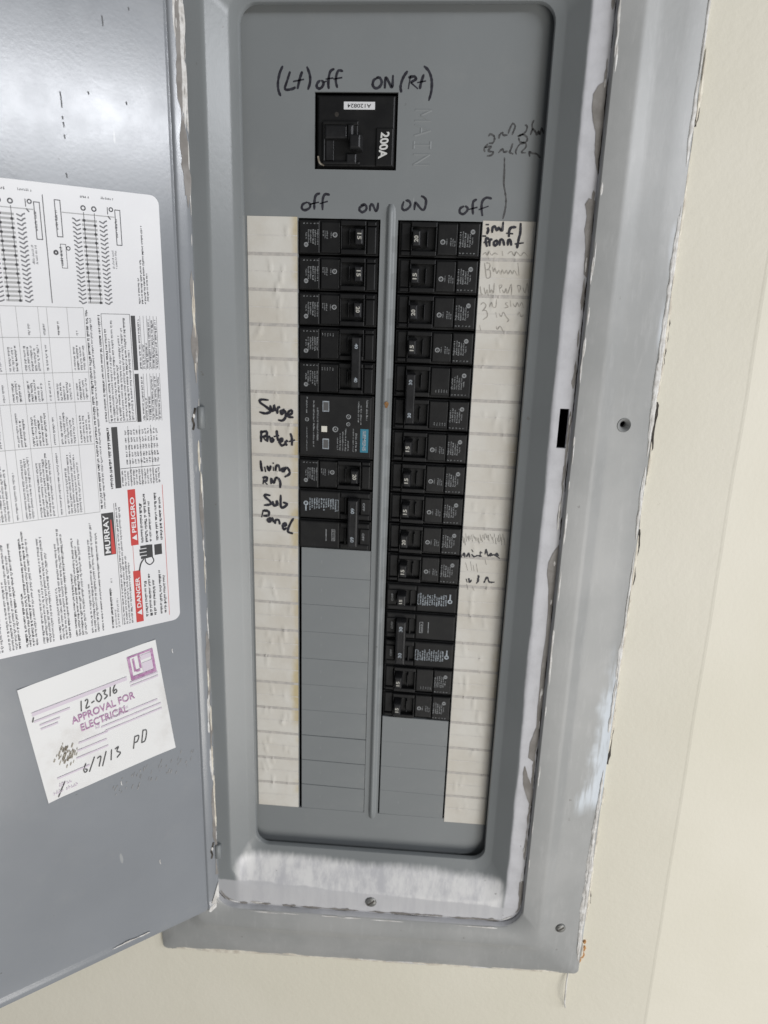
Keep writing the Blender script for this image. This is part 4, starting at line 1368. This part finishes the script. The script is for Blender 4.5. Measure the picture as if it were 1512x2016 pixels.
# bottom paragraphs
s = 85.5
k = 0
while s < 226:
    if k % 4 == 3:
        s += 2.6
    micro(dk if (k // 4) % 3 == 1 else md, FD, (s + .5, -303), UPD, (88 - 22 * rg.random()) * (1 if k % 4 != 2 else .62), 1.5, H1, rg, up=(-1, 0), dens=1.0)
    s += 2.15
    k += 1
micro(dk, FD, (82.6, -303), UPD, 78, 1.3, H1, rg, up=(-1, 0), dens=1.0)
dk.quad(FD, 67.5, 67.8, -302, -205, H1)
for k, (s, L) in enumerate(((66.2, 98), (64.2, 94), (62.2, 56), (60.2, 50))):
    micro(md, FD, (s + .5, -302), UPD, L, 1.4, H1, rg, up=(-1, 0), dens=1.0)
micro(blk, FD, (75.4, -303), UPD, 33, 1.7, H1, rg, up=(-1, 0), dens=1.2)
for s, L in ((72.8, 16), (70.9, 24)):
    micro(md, FD, (s, -303), UPD, L, 1.4, H1, rg, up=(-1, 0))
micro(md, FD, (74, -266), UPD, 4, 1.6, H1, rg, up=(-1, 0))
# logo plate
lg = MB(); lg.quad(FD, 68.4, 77.0, -244, -211.5, H1); lg.build('logo_plate', M_BLK, label)
red_stripe = [FD(s, z, H2) for s, z in ((68.7, -243.6), (71.8, -243.6), (70.9, -217), (70.2, -217))]
rd.face(red_stripe)
text(wt, FD, 'MURRAY', (72.2, -242.4), (0, 29.4), (4.0, 0) if False else (3.9, 0), H2 + .05, .02)
# (text up the door: baseline on the hinge-side, glyph tops away from the hinge)
# warnings
for z0, z1 in ((-239.5, -196), (-302.5, -260)):
    rd.quad(FD, 51.6, 57.2, z0, z1, H1)
rd.quad(FD, 31.0, 31.35, -307 + 5, -195, H1)
rd.quad(FD, 55.9, 56.2, -260, -239.5, H1)
for body, z0, L in (('PELIGRO', -229.5, 27.5), ('DANGER', -290.5, 25)):
    text(wt, FD, body, (52.7, z0), (0, L), (3.2, 0), H2, .02)
    wt.face([FD(a, b, H2) for a, b in ((52.5, z0 - 6.4), (52.5, z0 - 1.6), (56.2, z0 - 4.0))])
    for k, s in enumerate((48.4, 45.2, 42.0, 37.0, 33.8)):
        micro(dk, FD, (s + 1.0, z0 - 9), UPD, (33, 40, 34, 41, 36)[k] * (.96 if body == 'PELIGRO' else .9), 1.9, H1, rg, up=(-1, 0), dens=1.05)
# hand pictogram: cuff, palm, four fingers, thumb and the flash
blk.quad(FD, 34.2, 40.0, -250, -241.5, H1)
blk.face([FD(a, b, H1) for a, b in ((41.4, -251), (41.4, -241), (46.0, -240.6), (46.0, -251.4))])
for k in range(4):
    b0 = -251.4 + k * 2.8
    blk.quad(FD, 46.0, 51.8 - abs(k - 1.5) * .8, b0, b0 + 2.2, H1)
dk.ribbon(FD, [(42, -251), (41, -254.5), (44, -257), (47, -254.5), (47.5, -251)], .9, H1)
blk.ribbon(FD, [(48.5, -251.5), (51, -255), (52.4, -260.5)], 1.1, H2)
for nm, q_, m in (('diagram_print', blk, M_BLK), ('text_print', dk, M_DPRINT), ('fine_text_print', md, M_MPRINT), ('table_print', gr, M_GPRINT), ('red_print', rd, M_RED), ('white_lettering', wt, M_WHITE)):
    q_.build(nm, m, label, kind='stuff')

# ------------------------------------------------------------------ approval sticker
TL, TR, BR, BL = [DP(*p) for p in ((33, 1358), (305, 1258), (345, 1470), (95, 1580))]
def FS(a, b, h=0.0):                                    # a 0..1 across, b 0..1 down
    s = (TL[0] * (1 - a) + TR[0] * a) * (1 - b) + (BL[0] * (1 - a) + BR[0] * a) * b
    z = (TL[1] * (1 - a) + TR[1] * a) * (1 - b) + (BL[1] * (1 - a) + BR[1] * a) * b
    return FD(s, z, h)
mb = MB()
N = 10
grid = [[FS(i / N, j / N, .55 + .5 * max(0, noise.noise((i * .5, j * .5, 2))) + (.8 if (i in (0, N) and j in (0, N)) else 0)) for i in range(N + 1)] for j in range(N + 1)]
mb.loops(grid, close=False)
stk = mb.build('approval_sticker', M_STK, panel, smooth=True)
pu, li, ik, sm, mdp = MB(), MB(), MB(), MB(), MB()
HS = 1.25
def fsh(a, b, h=0.0):
    return FS(a, b, h)
li.quad(fsh, .05, .735, .215, .245, HS)
li.quad(fsh, .05, .30, .285, .30, HS)
for k, (a0, a1, b) in enumerate(((.08, .22, .33), (.08, .20, .365), (.75, .97, .27), (.75, .97, .30), (.50, .93, .50), (.48, .95, .545), (.5, .95, .59), (.30, .52, .60), (.28, .50, .66), (.26, .5, .72), (.1, .34, .82))):
    li.quad(fsh, a0, a1, b, b + .014, HS)
# logo box
pu.quad(fsh, .765, .965, .235, .265, HS)
pu.quad(fsh, .765, .785, .06, .235, HS); pu.quad(fsh, .945, .965, .06, .235, HS); pu.quad(fsh, .785, .945, .06, .075, HS)
pu.quad(fsh, .80, .815, .09, .20, HS); pu.quad(fsh, .845, .86, .08, .19, HS); pu.quad(fsh, .815, .845, .19, .21, HS)
li.quad(fsh, .865, .945, .085, .125, HS); li.quad(fsh, .865, .945, .15, .23, HS)
text(pu, fsh, 'APPROVAL FOR', (.29, .435), (.475, -.015), (0, -.062), HS, .01)
text(pu, fsh, 'ELECTRICAL', (.34, .52), (.355, -.01), (0, -.062), HS, .01)
for a, b, L in ((.60, .48, .11), (.44, .55, .05)):
    micro(li, fsh, (a, b), (1, 0), L, .03, HS, rg, up=(0, -1))
micro(li, fsh, (.10, .905), (1, 0), .10, .03, HS, rg, up=(0, -1)); micro(li, fsh, (.05, .955), (1, 0), .20, .03, HS, rg, up=(0, -1))
def stk_stroke(lines, w):
    for ln in lines:
        pts = catmull(ln, 4) if len(ln) > 2 else ln
        for p_, q_ in zip(pts[:-1], pts[1:]):
            dx, dy = q_[0] - p_[0], q_[1] - p_[1]
            l_ = math.hypot(dx, dy) or 1
            nx, ny = -dy / l_ * w, dx / l_ * w
            ik.face([FS(p_[0] + nx, p_[1] + ny, HS), FS(q_[0] + nx, q_[1] + ny, HS), FS(q_[0] - nx, q_[1] - ny, HS), FS(p_[0] - nx, p_[1] - ny, HS)])
# 12-0316, the date 6/7/13 and initials, a slash at the foot
stk_stroke([[(.385, .27), (.37, .355)], [(.41, .285), (.425, .275), (.43, .295), (.405, .345), (.435, .34)], [(.45, .32), (.475, .312)], [(.51, .265), (.49, .30), (.505, .335), (.53, .305), (.52, .268), (.51, .265)],
            [(.545, .262), (.57, .258), (.553, .285), (.572, .31), (.545, .33)], [(.605, .25), (.59, .325)], [(.645, .24), (.62, .285), (.625, .315), (.645, .305), (.64, .285), (.625, .295)],
            [(.315, .80), (.29, .845), (.295, .875), (.315, .86), (.30, .845)], [(.385, .775), (.325, .885)], [(.40, .80), (.43, .795), (.40, .875)], [(.475, .77), (.425, .885)], [(.515, .775), (.495, .865)], [(.54, .785), (.57, .775), (.55, .81), (.575, .835), (.54, .865)],
            [(.705, .745), (.675, .85)], [(.705, .75), (.735, .755), (.715, .80), (.69, .80)], [(.775, .72), (.745, .83)], [(.775, .725), (.80, .74), (.775, .82), (.745, .825)],
            [(.145, .875), (.075, .985)], [(.04, .29), (.055, .255)]], .0042)
rg2 = random.Random(12)
for i in range(60):
    a, b = .19 + rg2.gauss(0, .035), .66 + rg2.gauss(0, .045)
    L = rg2.uniform(.008, .03)
    w = rg2.uniform(.003, .009)
    sm.face([FS(a, b, HS), FS(a + w, b + .004, HS), FS(a + w + L * .6, b - L, HS), FS(a + L * .6, b - L - .004, HS)])
for nm, q_, m in (('purple_stamp', pu, M_PURPLE), ('form_print', li, M_LILAC), ('ink_writing', ik, M_PENCIL), ('brown_smudge', sm, M_SMUDGE)):
    q_.build(nm, m, stk, kind='stuff')
